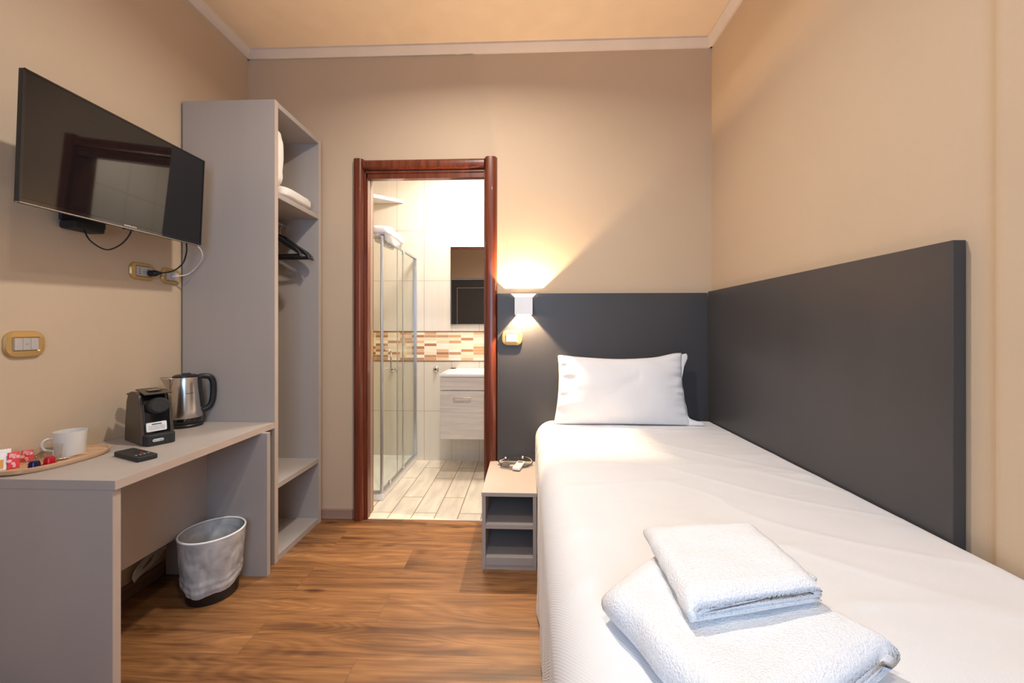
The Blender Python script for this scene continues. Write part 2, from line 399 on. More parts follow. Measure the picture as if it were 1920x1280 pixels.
def obj(name, bm, mats, parent=None, bevel=0., seg=2, smooth=True, label=None, sub=0, angle=40, solid=0.):
    if isinstance(mats, str): mats = [mats]
    off = root_off(parent)
    if off is not None: bmesh.ops.translate(bm, verts=bm.verts, vec=-off)
    bmesh.ops.recalc_face_normals(bm, faces=bm.faces)
    me = bpy.data.meshes.new(name); bm.to_mesh(me); bm.free()
    for k in mats: me.materials.append(M[k])
    if smooth:
        me.shade_smooth(); me.set_sharp_from_angle(angle=R(angle))
    o = bpy.data.objects.new(name, me); COL.objects.link(o)
    if parent is not None: o.parent = parent
    if solid:
        md = o.modifiers.new('solid', 'SOLIDIFY'); md.thickness = solid; md.offset = 0
    if bevel:
        md = o.modifiers.new('bevel', 'BEVEL'); md.width = bevel; md.segments = seg; md.limit_method = 'ANGLE'; md.angle_limit = R(35); md.harden_normals = True
    if sub:
        md = o.modifiers.new('sub', 'SUBSURF'); md.levels = sub; md.render_levels = sub
    if label: o['label'] = label
    return o

def tag(o, label, cat, group=None):
    o['label'] = label; o['category'] = cat
    if group: o['group'] = group
    return o

def thing(name, label, cat, loc=(0, 0, 0), rz=0., group=None, world=True):
    o = bpy.data.objects.new(name, None); COL.objects.link(o); o.empty_display_size = .05
    o.location = loc; o.rotation_euler = (0, 0, rz)
    if world: OFF[o.name] = Vector(loc)
    return tag(o, label, cat, group)

def struct(name, bm=None, mats=None, **k):
    if bm is None:
        o = bpy.data.objects.new(name, None); COL.objects.link(o); OFF[o.name] = Vector((0, 0, 0))
    else: o = obj(name, bm, mats, **k)
    o['kind'] = 'structure'
    return o

def copy_tree(o, parent=None):
    c = o.copy(); COL.objects.link(c)
    if parent is not None: c.parent = parent
    for ch in list(o.children): copy_tree(ch, c)
    return c

def text_bm(bm, s, size, mtx, depth=.0004, sx=1.):
    cu = bpy.data.curves.new('t', 'FONT'); cu.body = s; cu.size = size; cu.extrude = depth; cu.align_x = 'CENTER'; cu.align_y = 'CENTER'
    cu.resolution_u = 2
    t = bpy.data.objects.new('t', cu); COL.objects.link(t)
    dg = bpy.context.evaluated_depsgraph_get(); dg.update()
    me = bpy.data.meshes.new_from_object(t.evaluated_get(dg))
    me.transform(mtx @ Matrix.Diagonal((sx, 1, 1, 1)))
    bm.from_mesh(me)
    bpy.data.objects.remove(t); bpy.data.curves.remove(cu); bpy.data.meshes.remove(me)

def frame(o, x, y, z=None):
    """matrix with local X->x, local Y->y at o"""
    x = Vector(x).normalized(); y = Vector(y).normalized(); z = x.cross(y)
    m = Matrix((x, y, z)).transposed().to_4x4(); m.translation = Vector(o); return m

# ------------------------------------------------------------------ room
XL, XR, YB, YR, ZC = -1.79, 1.135, 2.47, -1.15, 2.975
BX0, BX1, BY0, BY1, BZ = -1.90, 0.12, 2.57, 3.59, 2.75
b = BM(); box(b, XL - .1, XR + .1, YR - .1, YB, -.06, 0); struct('floor', b, 'floor', smooth=False)
b = BM(); box(b, XL - .1, XR + .1, YR - .1, YB + .1, ZC, ZC + .06); struct('ceiling', b, 'ceiling', smooth=False)
b = BM(); box(b, XL - .1, XL, YR - .1, YB, 0, ZC); struct('wall_left', b, 'wall', smooth=False)
b = BM(); box(b, XR, XR + .1, YR - .1, YB, 0, ZC); struct('wall_right', b, 'wall', smooth=False)
b = BM()
OX0, OX1, OZ = -1.03, -.262, 2.20
box(b, BX0 - .1, OX0, YB, YB + .1, 0, ZC); box(b, OX1, XR + .1, YB, YB + .1, 0, ZC); box(b, OX0, OX1, YB, YB + .1, OZ, ZC)
struct('wall_back', b, 'wall', smooth=False)
# rear wall behind the camera: a dark door and a window
b = BM()
wx0, wx1, wz0, wz1 = -.55, .45, .95, 2.25
dx0, dx1, dz = -1.62, -.72, 2.28
y0, y1 = YR - .1, YR
box(b, XL - .1, dx0, y0, y1, 0, ZC); box(b, dx0, dx1, y0, y1, dz, ZC); box(b, dx1, wx0, y0, y1, 0, ZC)
box(b, wx0, wx1, y0, y1, 0, wz0); box(b, wx0, wx1, y0, y1, wz1, ZC); box(b, wx1, XR + .1, y0, y1, 0, ZC)
struct('wall_rear', b, 'wall', smooth=False)
w = struct('window_1')
b = BM()
for a in ((wx0, wx0 + .05, wz0, wz1), (wx1 - .05, wx1, wz0, wz1), (wx0, wx1, wz0, wz0 + .05), (wx0, wx1, wz1 - .05, wz1), ((wx0 + wx1) / 2 - .03, (wx0 + wx1) / 2 + .03, wz0, wz1)):
    box(b, a[0], a[1], YR - .09, YR - .04, a[2], a[3])
obj('window_frame', b, 'whiteplastic', w, bevel=.003)
d = struct('door_2')
b = BM(); box(b, dx0 + .02, dx1 - .02, YR - .06, YR - .01, .01, dz - .02)
obj('door_leaf', b, 'dark', d, bevel=.003)
b = BM()
for a in ((dx0 + .14, dx1 - .14, 2.08, 2.09), (dx0 + .14, dx1 - .14, .2, .21), (dx0 + .14, dx0 + .15, .2, 2.09), (dx1 - .15, dx1 - .14, .2, 2.09)):
    box(b, a[0], a[1], YR - .011, YR - .004, a[2], a[3])
obj('panel_moulding', b, 'module', d)
b = BM(); tube(b, [(dx1 - .08, YR - .01, 1.02), (dx1 - .08, YR + .05, 1.02), (dx1 - .20, YR + .055, 1.02)], .01, smooth=False)
box(b, dx1 - .10, dx1 - .06, YR - .011, YR, .94, 1.12)
obj('door_handle', b, 'chrome', d)

# cornices: quarter-coved strips along the ceiling
def cornice_prof(s): return [(0, ZC), (0, ZC - .045), (s * .012, ZC - .045), (s * .045, ZC - .012), (s * .045, ZC)]
b = BM(); prism(b, [(XL + a, z) for a, z in cornice_prof(1)], YR, YB); struct('trim_1', b, 'cornice')
b = BM(); prism(b, [(XR + a, z) for a, z in cornice_prof(-1)], YR, YB); struct('trim_2', b, 'cornice')
b = BM(); prism(b, [(YB + a, z) for a, z in cornice_prof(-1)], XL, XR, 'X'); struct('trim_3', b, 'cornice')
b = BM(); box(b, XL, XL + .014, YR, YB, 0, .062); struct('baseboard_left', b, 'skirting', bevel=.003)
b = BM(); box(b, XL, -1.105, YB - .014, YB, 0, .062); struct('baseboard_back', b, 'skirting2', bevel=.003)
b = BM(); box(b, XR - .012, XR, YR, .69, 0, .062); struct('baseboard_right', b, 'skirting', bevel=.003)
# rounded pilaster at the right edge of the view
b = BM()
poly = [(XR + .002, .982), (XR - .003, .990), (XR - .008, .991), (XR - .014, .987), (XR - .017, .976)] + [(XR - .017 - .004 * k / 6, .970 - .13 * k / 6) for k in range(7)] + [(XR - .021, .70), (XR + .002, .70)]
prism(b, poly, 0, ZC - .045, 'Z'); struct('trim_4', b, 'wall')
b = BM(); box(b, XR - .0015, XR, .990, .997, 0, ZC - .045); struct('contact_shadow_strip', b, 'skirting')  # dark strip standing in for the contact shadow where pilaster meets wall

# doorway to the bathroom
d = struct('door_1')
def casing(bm, x0, x1, z0, z1, yb=YB, depth=.030, axis='Z'):
    n = 10; w_ = (x1 - x0) if axis == 'Z' else (z1 - z0)
    prof = [(0, 0)] + [(w_ * (i / n), depth * (1 - abs(2 * i / n - 1) ** 3.5) ** .8 + .006) for i in range(n + 1)] + [(w_, 0)]
    if axis == 'Z': prism(bm, [(x0 + a, yb - h) for a, h in prof], z0, z1, 'Z')
    else: prism(bm, [(yb - h, z0 + a) for a, h in prof], x0, x1, 'X')
b = BM(); casing(b, -1.098, -1.028, 0, 2.275); obj('casing', b, 'mahogany', d)
b = BM(); casing(b, -.266, -.186, 0, 2.275); obj('casing', b, 'mahogany', d)
b = BM(); casing(b, -1.028, -.266, 2.205, 2.272, axis='X'); obj('casing', b, 'mahogany', d)
b = BM()
box(b, OX0, OX0 + .012, YB - .012, YB + .115, 0, OZ); box(b, OX1 - .006, OX1, YB - .012, YB + .115, 0, OZ); box(b, OX0, OX1, YB - .012, YB + .115, OZ - .012, OZ)
box(b, OX0 + .012, OX0 + .022, YB - .006, YB + .035, 0, OZ - .012); box(b, OX0 + .012, OX1 - .006, YB - .006, YB + .035, OZ - .045, OZ - .012)
obj('jamb', b, 'mahogany', d, bevel=.002)
b = BM()
box(b, -1.10, -1.03, YB + .1, YB + .118, 0, 2.275); box(b, -.262, -.19, YB + .1, YB + .118, 0, 2.275); box(b, -1.10, -.19, YB + .1, YB + .118, 2.20, 2.275)
obj('rear_casing', b, 'mahogany', d, bevel=.004)
b = BM(); box(b, OX0 + .012, OX0 + .018, YB + .05, YB + .088, 0.01, OZ - .014)
obj('door_edge', b, 'doorwhite', d, bevel=.002, label='pale edge of the sliding door in its pocket')
b = BM(); box(b, OX0 + .018, OX0 + .0205, YB + .058, YB + .080, 1.02, 1.20)
lathe(b, [(.006, 0), (.006, .004)], (OX0 + .019, YB + .069, 1.17), 12)
obj('latch_plate', b, 'brass', d, label='brass latch plate')
b = BM(); box(b, OX0, OX1, YB - .002, YB + .012, -.02, .003); obj('threshold', b, 'threshold', d, bevel=.002)

# ------------------------------------------------------------------ bathroom shell
MOS = [(.55, .27, .13), (.80, .63, .44), (.88, .78, .62), (.42, .20, .10), (.72, .46, .27), (.86, .72, .52), (.52, .30, .18), (.90, .82, .70), (.66, .38, .20), (.84, .66, .46), (.9, .80, .64)]
def bath_mats(ax, lx):
    k = 'bt' + ax
    M[k + 'lo'] = tiles('cream wall tile lower ' + ax, .254, .456, (lx, 0), (.70, .64, .55), (.40, .34, .28), ax, .002, .02, veinscale=(8, 8, .6))
    M[k + 'mo'] = tiles('brown strip mosaic ' + ax, .113, .0262, (lx, -.918), (.7, .5, .3), (.82, .74, .62), ax, .0012, random_cols=MOS)
    M[k + 'hi'] = tiles('cream wall tile upper ' + ax, .254, .462, (lx, -1.187 + .462), (.70, .645, .57), (.40, .35, .29), ax, .002, .02, veinscale=(8, 8, .6))
    M[k + 'tr'] = M['threshold']
    return [k + 'lo', k + 'mo', k + 'hi', 'skirting']
def bath_wall(name, f, mats):
    b = BM()
    for z0, z1, mi in ((0, .910, 0), (.918, 1.180, 1), (1.187, BZ, 2)): f(b, z0, z1, mi, 0)
    for z0, z1 in ((.910, .918), (1.180, 1.187)): f(b, z0, z1, 3, .003)
    struct(name, b, mats, smooth=False)
mx_ = bath_mats('XZ', .942 + .254 * 4); my_ = bath_mats('YZ', .1)
bath_wall('wall_bathroom_back', lambda b, z0, z1, mi, e: box(b, BX0 - .1, BX1 + .1, BY1 - e, BY1 + .1, z0, z1, mi), mx_)
bath_wall('wall_bathroom_left', lambda b, z0, z1, mi, e: box(b, BX0 - .1, BX0 + e, BY0, BY1 - .004, z0, z1, mi), my_)
bath_wall('wall_bathroom_right', lambda b, z0, z1, mi, e: box(b, BX1 - e, BX1 + .1, BY0, BY1 - .004, z0, z1, mi), my_)
b = BM(); box(b, BX0 - .1, BX1 + .1, BY0, BY1 + .1, BZ, BZ + .05); struct('ceiling_bathroom', b, 'basin', smooth=False)
M['bfloor'] = tiles('pale wood look floor tile', .60, .149, (.2, 1.0 + .037), (.80, .71, .58), (.30, .24, .18), 'YX', .0032, .14, offset=.4, rough=.3, veinscale=(5, 1.2, 1))
b = BM(); box(b, BX0 - .1, BX1 + .1, YB + .1005, BY1 + .1, -.05, .002); box(b, OX0 + .0005, OX1 - .0005, YB + .012, YB + .1005, -.05, .002); struct('floor_bathroom', b, 'bfloor', smooth=False)

# ------------------------------------------------------------------ ceiling downlights (just above the frame)
def downlight(x, y, label):
    t = thing('ceiling_downlight', label, 'ceiling light', (x, y, 2.935))
    b = BM(); lathe(b, [(.062, .0), (.085, .0), (.085, .04), (.062, .04), (.062, 0)], (x, y, 2.935), 40, caps=False); obj('rim', b, 'whiteplastic', t)
    b = BM(); lathe(b, [(.0, .012), (.061, .012)], (x, y, 2.94), 40, caps=False); obj('diffuser', b, 'lampglass', t)
downlight(0, .10, 'round white ceiling light above the foot of the bed')
downlight(-.30, 1.45, 'round white ceiling light in the middle of the bedroom ceiling')
t = thing('ceiling_downlight', 'round white ceiling light in the tiled bathroom', 'ceiling light', (-.5, 3.05, 2.71))
b = BM(); lathe(b, [(.235, .0), (.25, .0), (.25, .04), (.235, .04), (.235, 0)], (-.5, 3.05, 2.71), 40, caps=False); obj('rim', b, 'whiteplastic', t)
b = BM(); lathe(b, [(.0, .03), (.23, .03)], (-.5, 3.05, 2.71), 40, caps=False); obj('diffuser', b, 'lampglass', t)

# ------------------------------------------------------------------ headboards
PY = YB - .025
b = BM(); box(b, -.184, 1.099, PY, YB - .002, .001, 1.425)
tag(obj('headboard', b, 'dark', bevel=.002), 'dark grey wall panel behind the pillow, under the wall lamp', 'headboard')
b = BM(); box(b, 1.100, XR - .002, 1.062, PY - .001, .001, 1.432)
tag(obj('side_headboard', b, 'dark', bevel=.002), 'long dark grey panel on the right wall beside the bed', 'headboard')

# ------------------------------------------------------------------ wall lamp
def sconce():
    cx, y0, y1, z0, z1 = -.020, 2.345, PY, 1.291, 1.397
    t = thing('wall_lamp', 'lit white cube wall lamp shining up and down above the nightstand', 'wall lamp', (cx, y1, z0))
    b = BM(); h = .053; w_ = .003
    box(b, cx - h, cx + h, y0, y0 + w_, z0, z1); box(b, cx - h, cx + h, y1 - w_, y1, z0, z1)
    box(b, cx - h, cx - h + w_, y0 + w_, y1 - w_, z0, z1); box(b, cx + h - w_, cx + h, y0 + w_, y1 - w_, z0, z1)
    obj('lamp_body', b, 'sconce', t)
    q = h - w_
    for sx in (-1, 1):
        b = BM(); box(b, min(cx + sx * q, cx + sx * .041), max(cx + sx * q, cx + sx * .041), y0 + w_, y1 - w_, z0 + .001, z0 + .003)
        obj('beam_lip', b, 'sconce', t)  # inner lips added to narrow the downward beam
    b = BM(); zm = (z0 + z1) / 2; box(b, cx - q, cx + q, y0 + w_, y1 - w_, zm - .001, zm + .001); obj('divider', b, 'sconce', t)  # plate added so the upper and lower beams get separate strengths
    for dz_, e in ((.006, 72), (-.006, 68)):
        l = bpy.data.lights.new('wall_lamp_bulb', 'POINT'); l.energy = e; l.color = (1.0, .70, .42); l.shadow_soft_size = .004
        o = bpy.data.objects.new('wall_lamp_bulb', l); COL.objects.link(o); o.location = (cx, (y0 + y1) / 2, zm + dz_)
sconce()

# ------------------------------------------------------------------ switches and sockets (local: X = along wall, Y = up, Z = out)
def plate(name, label, cat, o, xdir, w, h, kind, modw, modh, n, white=False):
    F = frame(o, xdir, (0, 0, 1))
    t = thing(name, label, cat, o, world=False)
    Rm = F.to_3x3().to_4x4()
    def fin(bm): bmesh.ops.transform(bm, matrix=Rm, verts=bm.verts); return bm
    b = BM(); r = h * .36
    out = rrect(w, h, r); mid = rrect(w - .008, h - .008, r - .003); inn = rrect(modw + .014, modh + .010, .006)
    rings = []
    for pl, z in ((out, 0), (out, .005), (mid, .011), (inn, .0125), (rrect(modw + .002, modh + .002, .002), .009)):
        rings.append([b.verts.new((x, y, z)) for x, y in pl])
    for a, c in zip(rings, rings[1:]):
        for i in range(len(a)): b.faces.new((a[i], a[(i + 1) % len(a)], c[(i + 1) % len(a)], c[i]))
    b.faces.new(rings[-1])
    obj('cover_plate', fin(b), 'brass', t, angle=25)
    mw = modw / n
    for k in range(n):
        x0 = -modw / 2 + k * mw + .0004; b = BM(); box(b, x0, x0 + mw - .0008, -modh / 2, modh / 2, .008, .0145)
        kk = kind[k]
        m = obj('switch_key' if kk == 's' else 'socket_module', fin(b), 'modwhite' if white else 'module', t, bevel=.0008)
        b = BM(); cxm = x0 + mw / 2
        if kk == 'o':
            for yy in (-.011, 0, .011): lathe(b, [(.0026, .0145), (.0026, .0150)], (cxm, yy, 0), 10)
            obj('socket_hole', fin(b), 'hole', m)
        elif kk == 't':
            lathe(b, [(.0055, .0145), (.0055, .0185), (.004, .0185)], (cxm, 0, 0), 14)
            obj('aerial_jack', fin(b), 'chrome', m)
        else:
            if kk == 's' and k == 1 and not white:
                box(b, cxm - .0045, cxm + .0045, -.0006, .0006, .0145, .0149); obj('marking', fin(b), 'darktext', m)
            elif white and k > 0:
                box(b, cxm - .004, cxm + .004, .0145, .0165, .0145, .0149); obj('marking', fin(b), 'key', m)
            else: b.free()
    return t
LY = (0, 1, 0)
plate('light_switch', 'brass framed three key light switch on the left wall above the tea tray', 'light switch', (XL, 1.337, 1.149), LY, .116, .094, 'sss', .068, .042, 3)
plate('wall_socket', 'brass framed wall socket holding the black plug under the television', 'socket', (XL, 1.767, 1.470), LY, .118, .080, 'oso', .066, .042, 3)
plate('wall_socket', 'brass framed aerial socket with the white plug beside the wardrobe', 'socket', (XL, 1.914, 1.468), LY, .104, .080, 'sts', .066, .042, 3)
plate('light_switch', 'brass framed switch with white keys under the wall lamp', 'light switch', (-.092, PY, 1.150), (1, 0, 0), .128, .094, 'oss', .070, .046, 3, True)

# ------------------------------------------------------------------ television
def television():
    ya, ti, ro = -0.0248, 0.0603, 0.0169
    u = Vector((sin(ya), cos(ya), 0)); n = Vector((cos(ya) * cos(ti), -sin(ya) * cos(ti), -sin(ti))).normalized()
    v = n.cross(u).normalized()
    if v.z < 0: v = -v
    u2 = u * cos(ro) + v * sin(ro); v2 = -u * sin(ro) + v * cos(ro)
    t = thing('television', 'black flat television tilted down on the left wall', 'television', (-1.5639, 1.5068, 1.8052), world=False)
    t.matrix_world = Matrix((u2, v2, u2.cross(v2))).transposed().to_4x4()
    t.location = (-1.5639, 1.5068, 1.8052)
    # local: x = length, y = up, z = towards the room
    w, h = .700, .412
    b = BM()
    box(b, -w / 2, w / 2, -h / 2, h / 2, -.018, -.001); obj('housing', b, 'black', t, bevel=.003)
    b = BM(); box(b, -w / 2 + .10, w / 2 - .10, -h / 2 + .03, h / 2 - .10, -.050, -.018); obj('rear_cover', b, 'blackmatte', t, bevel=.012)
    b = BM(); box(b, -w / 2 + .007, w / 2 - .007, -h / 2 + .016, h / 2 - .007, -.0015, .0006); obj('screen', b, 'screen', t)
    b = BM()
    box(b, -w / 2, -w / 2 + .006, -h / 2, h / 2, -.001, .002); box(b, w / 2 - .006, w / 2, -h / 2, h / 2, -.001, .002); box(b, -w / 2, w / 2, h / 2 - .006, h / 2, -.001, .002)
    box(b, -w / 2, w / 2, -h / 2 + .004, -h / 2 + .015, -.001, .0018)
    bz = obj('bezel', b, 'blackgloss', t)
    b = BM(); box(b, -w / 2, w / 2, -h / 2, -h / 2 + .0035, -.012, .0024); obj('bezel_strip', b, 'screenedge', t, label='thin grey strip along the bottom edge')
    b = BM(); text_bm(b, 'SAMSUNG', .0085, frame((.0, -h / 2 + .0105, .0020), (1, 0, 0), (0, 1, 0)), sx=1.3); obj('logo', b, 'lighttext', bz)
    b = BM(); box(b, -.018, .018, -h / 2 - .004, -h / 2 + .001, -.012, -.001); obj('sensor', b, 'black', t)
    inv = (Matrix.Translation(t.location) @ t.matrix_world.to_3x3().to_4x4()).inverted()
    b = BM(); box(b, -1.788, -1.775, 1.44, 1.60, 1.62, 1.92); box(b, -1.776, -1.62, 1.49, 1.55, 1.74, 1.80); box(b, -1.65, -1.635, 1.43, 1.61, 1.69, 1.87)
    bmesh.ops.transform(b, matrix=inv, verts=b.verts); obj('wall_bracket', b, 'blackmatte', t, bevel=.003)
    b = BM(); box(b, -1.782, -1.715, 1.435, 1.545, 1.588, 1.618)
    bmesh.ops.transform(b, matrix=inv, verts=b.verts); rc = obj('receiver_box', b, 'blackmatte', t, bevel=.008, seg=3)
    b = BM(); tube(b, [(-1.73, 1.475, 1.600), (-1.72, 1.471, 1.584), (-1.70, 1.478, 1.544), (-1.68, 1.516, 1.520), (-1.66, 1.552, 1.548), (-1.64, 1.569, 1.592), (-1.635, 1.575, 1.63)], .0028, 8)
    bmesh.ops.transform(b, matrix=inv, verts=b.verts); obj('loop_cable', b, 'black', t)
television()

# cables to the television
t = thing('power_cable', 'black power cable with plug in the left wall socket', 'cable', (-1.765, 1.8, 1.46))
b = BM(); tube(b, [(-1.735, 1.812, 1.470), (-1.72, 1.838, 1.478), (-1.705, 1.862, 1.498), (-1.69, 1.880, 1.531), (-1.67, 1.874, 1.574), (-1.65, 1.854, 1.604), (-1.655, 1.849, 1.66)], .0032, 8)
obj('cord', b, 'black', t)
b = BM(); tube(b, [(-1.774, 1.791, 1.464), (-1.752, 1.795, 1.466), (-1.742, 1.803, 1.468), (-1.733, 1.815, 1.470)], .015, 12, rfun=lambda s: 1.0 if s < .4 else 1.0 - .72 * (s - .4) / .6, n=6)
obj('plug', b, 'black', t)
t = thing('aerial_cable', 'white aerial cable looping from the socket beside the wardrobe', 'cable', (-1.77, 1.92, 1.47))
b = BM(); tube(b, [(-1.752, 1.920, 1.470), (-1.735, 1.935, 1.476), (-1.715, 1.945, 1.488), (-1.68, 1.948, 1.521), (-1.64, 1.932, 1.558), (-1.62, 1.904, 1.593), (-1.625, 1.870, 1.625)], .0026, 8)
obj('cord', b, 'whitecable', t)
b = BM(); tube(b, [(-1.773, 1.914, 1.468), (-1.760, 1.915, 1.468), (-1.750, 1.922, 1.471)], .008, 12, rfun=lambda s: 1.0 - .5 * s); obj('plug', b, 'whiteplastic', t)

# ------------------------------------------------------------------ wardrobe
def wardrobe():
    x0, x1, y0, y1, H, T = XL + .012, -1.291, 1.973, 2.428, 2.380, .027
    t = thing('wardrobe', 'tall open greige laminate wardrobe beside the bathroom door', 'wardrobe', (x0, y0, 0))
    b = BM(); box(b, x0, x1, y0, y0 + T, 0, H); obj('side_panel', b, 'laminate', t, bevel=.001)
    b = BM(); box(b, x0, x1, y1 - T, y1, 0, H); obj('side_panel', b, 'laminate', t, bevel=.001)
    b = BM(); box(b, x0, x1 - .0005, y0 + T, y1 - T, H - T, H); obj('top_panel', b, 'laminate', t, bevel=.001)
    b = BM(); box(b, x0, x1 - .0005, y0 + T, y1 - T, .0, .032); obj('bottom_panel', b, 'laminate', t, bevel=.001)
    b = BM(); box(b, x0, x0 + .008, y0 + T, y1 - T, .032, H - T); obj('back_panel', b, 'laminate', t)
    b = BM(); box(b, x0 + .008, x1 - .001, y0 + T, y1 - T, 1.885, 1.912); obj('shelf', b, 'laminate', t, bevel=.001)
    b = BM(); box(b, x0 + .008, x1 - .001, y0 + T, y1 - T, .376, .403); obj('shelf', b, 'laminate', t, bevel=.001)
    for (ya, yb) in ((y0, y0 + T), (y1 - T, y1)):
        b = BM(); box(b, x1, x1 + .0012, ya, yb, 0, H); obj('edge_band', b, 'edge', t, label='edge band along the front, warm light painted in')
    b = BM(); tube(b, [(-1.50, y0 + T, 1.842), (-1.50, y1 - T, 1.842)], .010, 16, smooth=False); rl = obj('clothes_rail', b, 'chrome', t)
wardrobe()

def hanger(y, first, label, rz=0.):
    if first is not None:
        c = copy_tree(first); c.location = (-1.50, y, 1.852); c.rotation_euler = (0, 0, rz); c['label'] = label; return c
    t = thing('clothes_hanger', label, 'hanger', (-1.50, y, 1.852), rz, 'clothes hangers in the wardrobe', world=False)
    b = BM()
    top = [(0, -.078), (.03, -.084), (.06, -.105), (.12, -.148), (.17, -.180), (.195, -.205), (.206, -.232)]
    bot = [(.192, -.232), (.182, -.212), (.16, -.198), (.11, -.168), (.05, -.128), (.02, -.112), (0, -.110)]
    right = top + bot; poly = right + [(-x, z) for x, z in (bot[:-1][::-1] + top[1:][::-1])]
    prism(b, [(x, z) for x, z in poly], -.011, .011, 'Y')
    body = obj('hanger_body', b, 'black', t, bevel=.003)
    b = BM(); box(b, -.186, .186, -.0055, .0055, -.226, -.213); obj('trouser_bar', b, 'black', t, bevel=.002)
    b = BM(); tube(b, [(0, 0, -.085), (0, 0, -.05), (.001, 0, -.038), (.012, 0, -.022), (.0125, 0, -.006), (.003, 0, .0035), (-.010, 0, -.002), (-.0125, 0, -.012)], .002, 8)
    obj('hook', b, 'chrome', t)
    return t
h0 = hanger(2.345, None, 'black hanger hanging nearest the far side of the wardrobe')
hanger(2.300, h0, 'black hanger hanging between two others on the wardrobe rail', R(4))
hanger(2.245, h0, 'black hanger hanging nearest the near side of the wardrobe', R(-5))

def softbox(bm, c, s, e=.35, nz=.004, fs=18., rot=None, nu=48, nv=28, pin=0.):
    """superellipsoid cushion"""
    def sp(w, m): return math.copysign(abs(w) ** m, w)
    for_v = []
    def f(u, v):
        a = -pi + 2 * pi * u; q = -pi / 2 + pi * v
        p = Vector((s[0] * sp(cos(q), e[1]) * sp(cos(a), e[0]), s[1] * sp(cos(q), e[1]) * sp(sin(a), e[0]), s[2] * sp(sin(q), e[1])))
        if nz:
            k = noise.noise(Vector((p.x, p.y, p.z)) * fs + Vector(c)) + .5 * noise.noise(Vector((p.x, p.y, p.z)) * fs * 2.3)
            p += p.normalized() * k * nz
        if rot is not None: p = rot @ p
        return p + Vector(c)
    grid(bm, nu, nv, f, closed_u=True)
    bmesh.ops.remove_doubles(bm, verts=bm.verts, dist=1e-5)

b = BM(); softbox(b, (-1.50, 2.036, 2.105), (.205, .030, .175), (.35, .45), .006, 22)
tag(obj('spare_pillow', b, 'quilt'), 'white padded pillow standing on edge on the top wardrobe shelf', 'pillow', 'spare pillows in the wardrobe')
b = BM(); softbox(b, (-1.50, 2.235, 1.958), (.195, .150, .040), (.35, .55), .007, 24)
tag(obj('spare_pillow', b, 'quilt'), 'white quilted pillow lying flat on the top wardrobe shelf', 'pillow', 'spare pillows in the wardrobe')

# ------------------------------------------------------------------ desk
def desk():
    x0, x1, y0, y1, Z, T = XL + .002, -1.291, 1.189, 1.971, .727, .030
    t = thing('desk', 'greige laminate desk against the left wall under the television', 'desk', (x0, y0, 0))
    b = BM(); box(b, x0, x1, y0, y1, Z - T, Z); obj('desktop', b, 'laminate', t, bevel=.001)
    b = BM(); box(b, x1, x1 + .0012, y0, y1, Z - T + .0005, Z - .0005); obj('edge_band', b, 'edge', t, label='edge band along the front of the top, warm light painted in')
    b = BM(); box(b, x0 + .016, x1 - .010, y0 + .002, y0 + .027, 0, Z - T); lg = obj('side_panel', b, 'laminate', t, bevel=.001)
    b = BM(); box(b, x1 - .010, x1 - .0088, y0 + .0022, y0 + .0268, 0.0005, Z - T - .0005); obj('edge_band', b, 'edge', lg, label='edge band on the side panel, warm light painted in')
    b = BM(); box(b, x0 + .016, -1.262, 1.872, 1.896, 0, Z - T); rg = obj('side_panel', b, 'laminate', t, bevel=.001)
    b = BM(); box(b, x0 + .21, x0 + .226, y0 + .027, 1.872, .27, Z - T); obj('modesty_panel', b, 'laminate', t, bevel=.001)
desk()

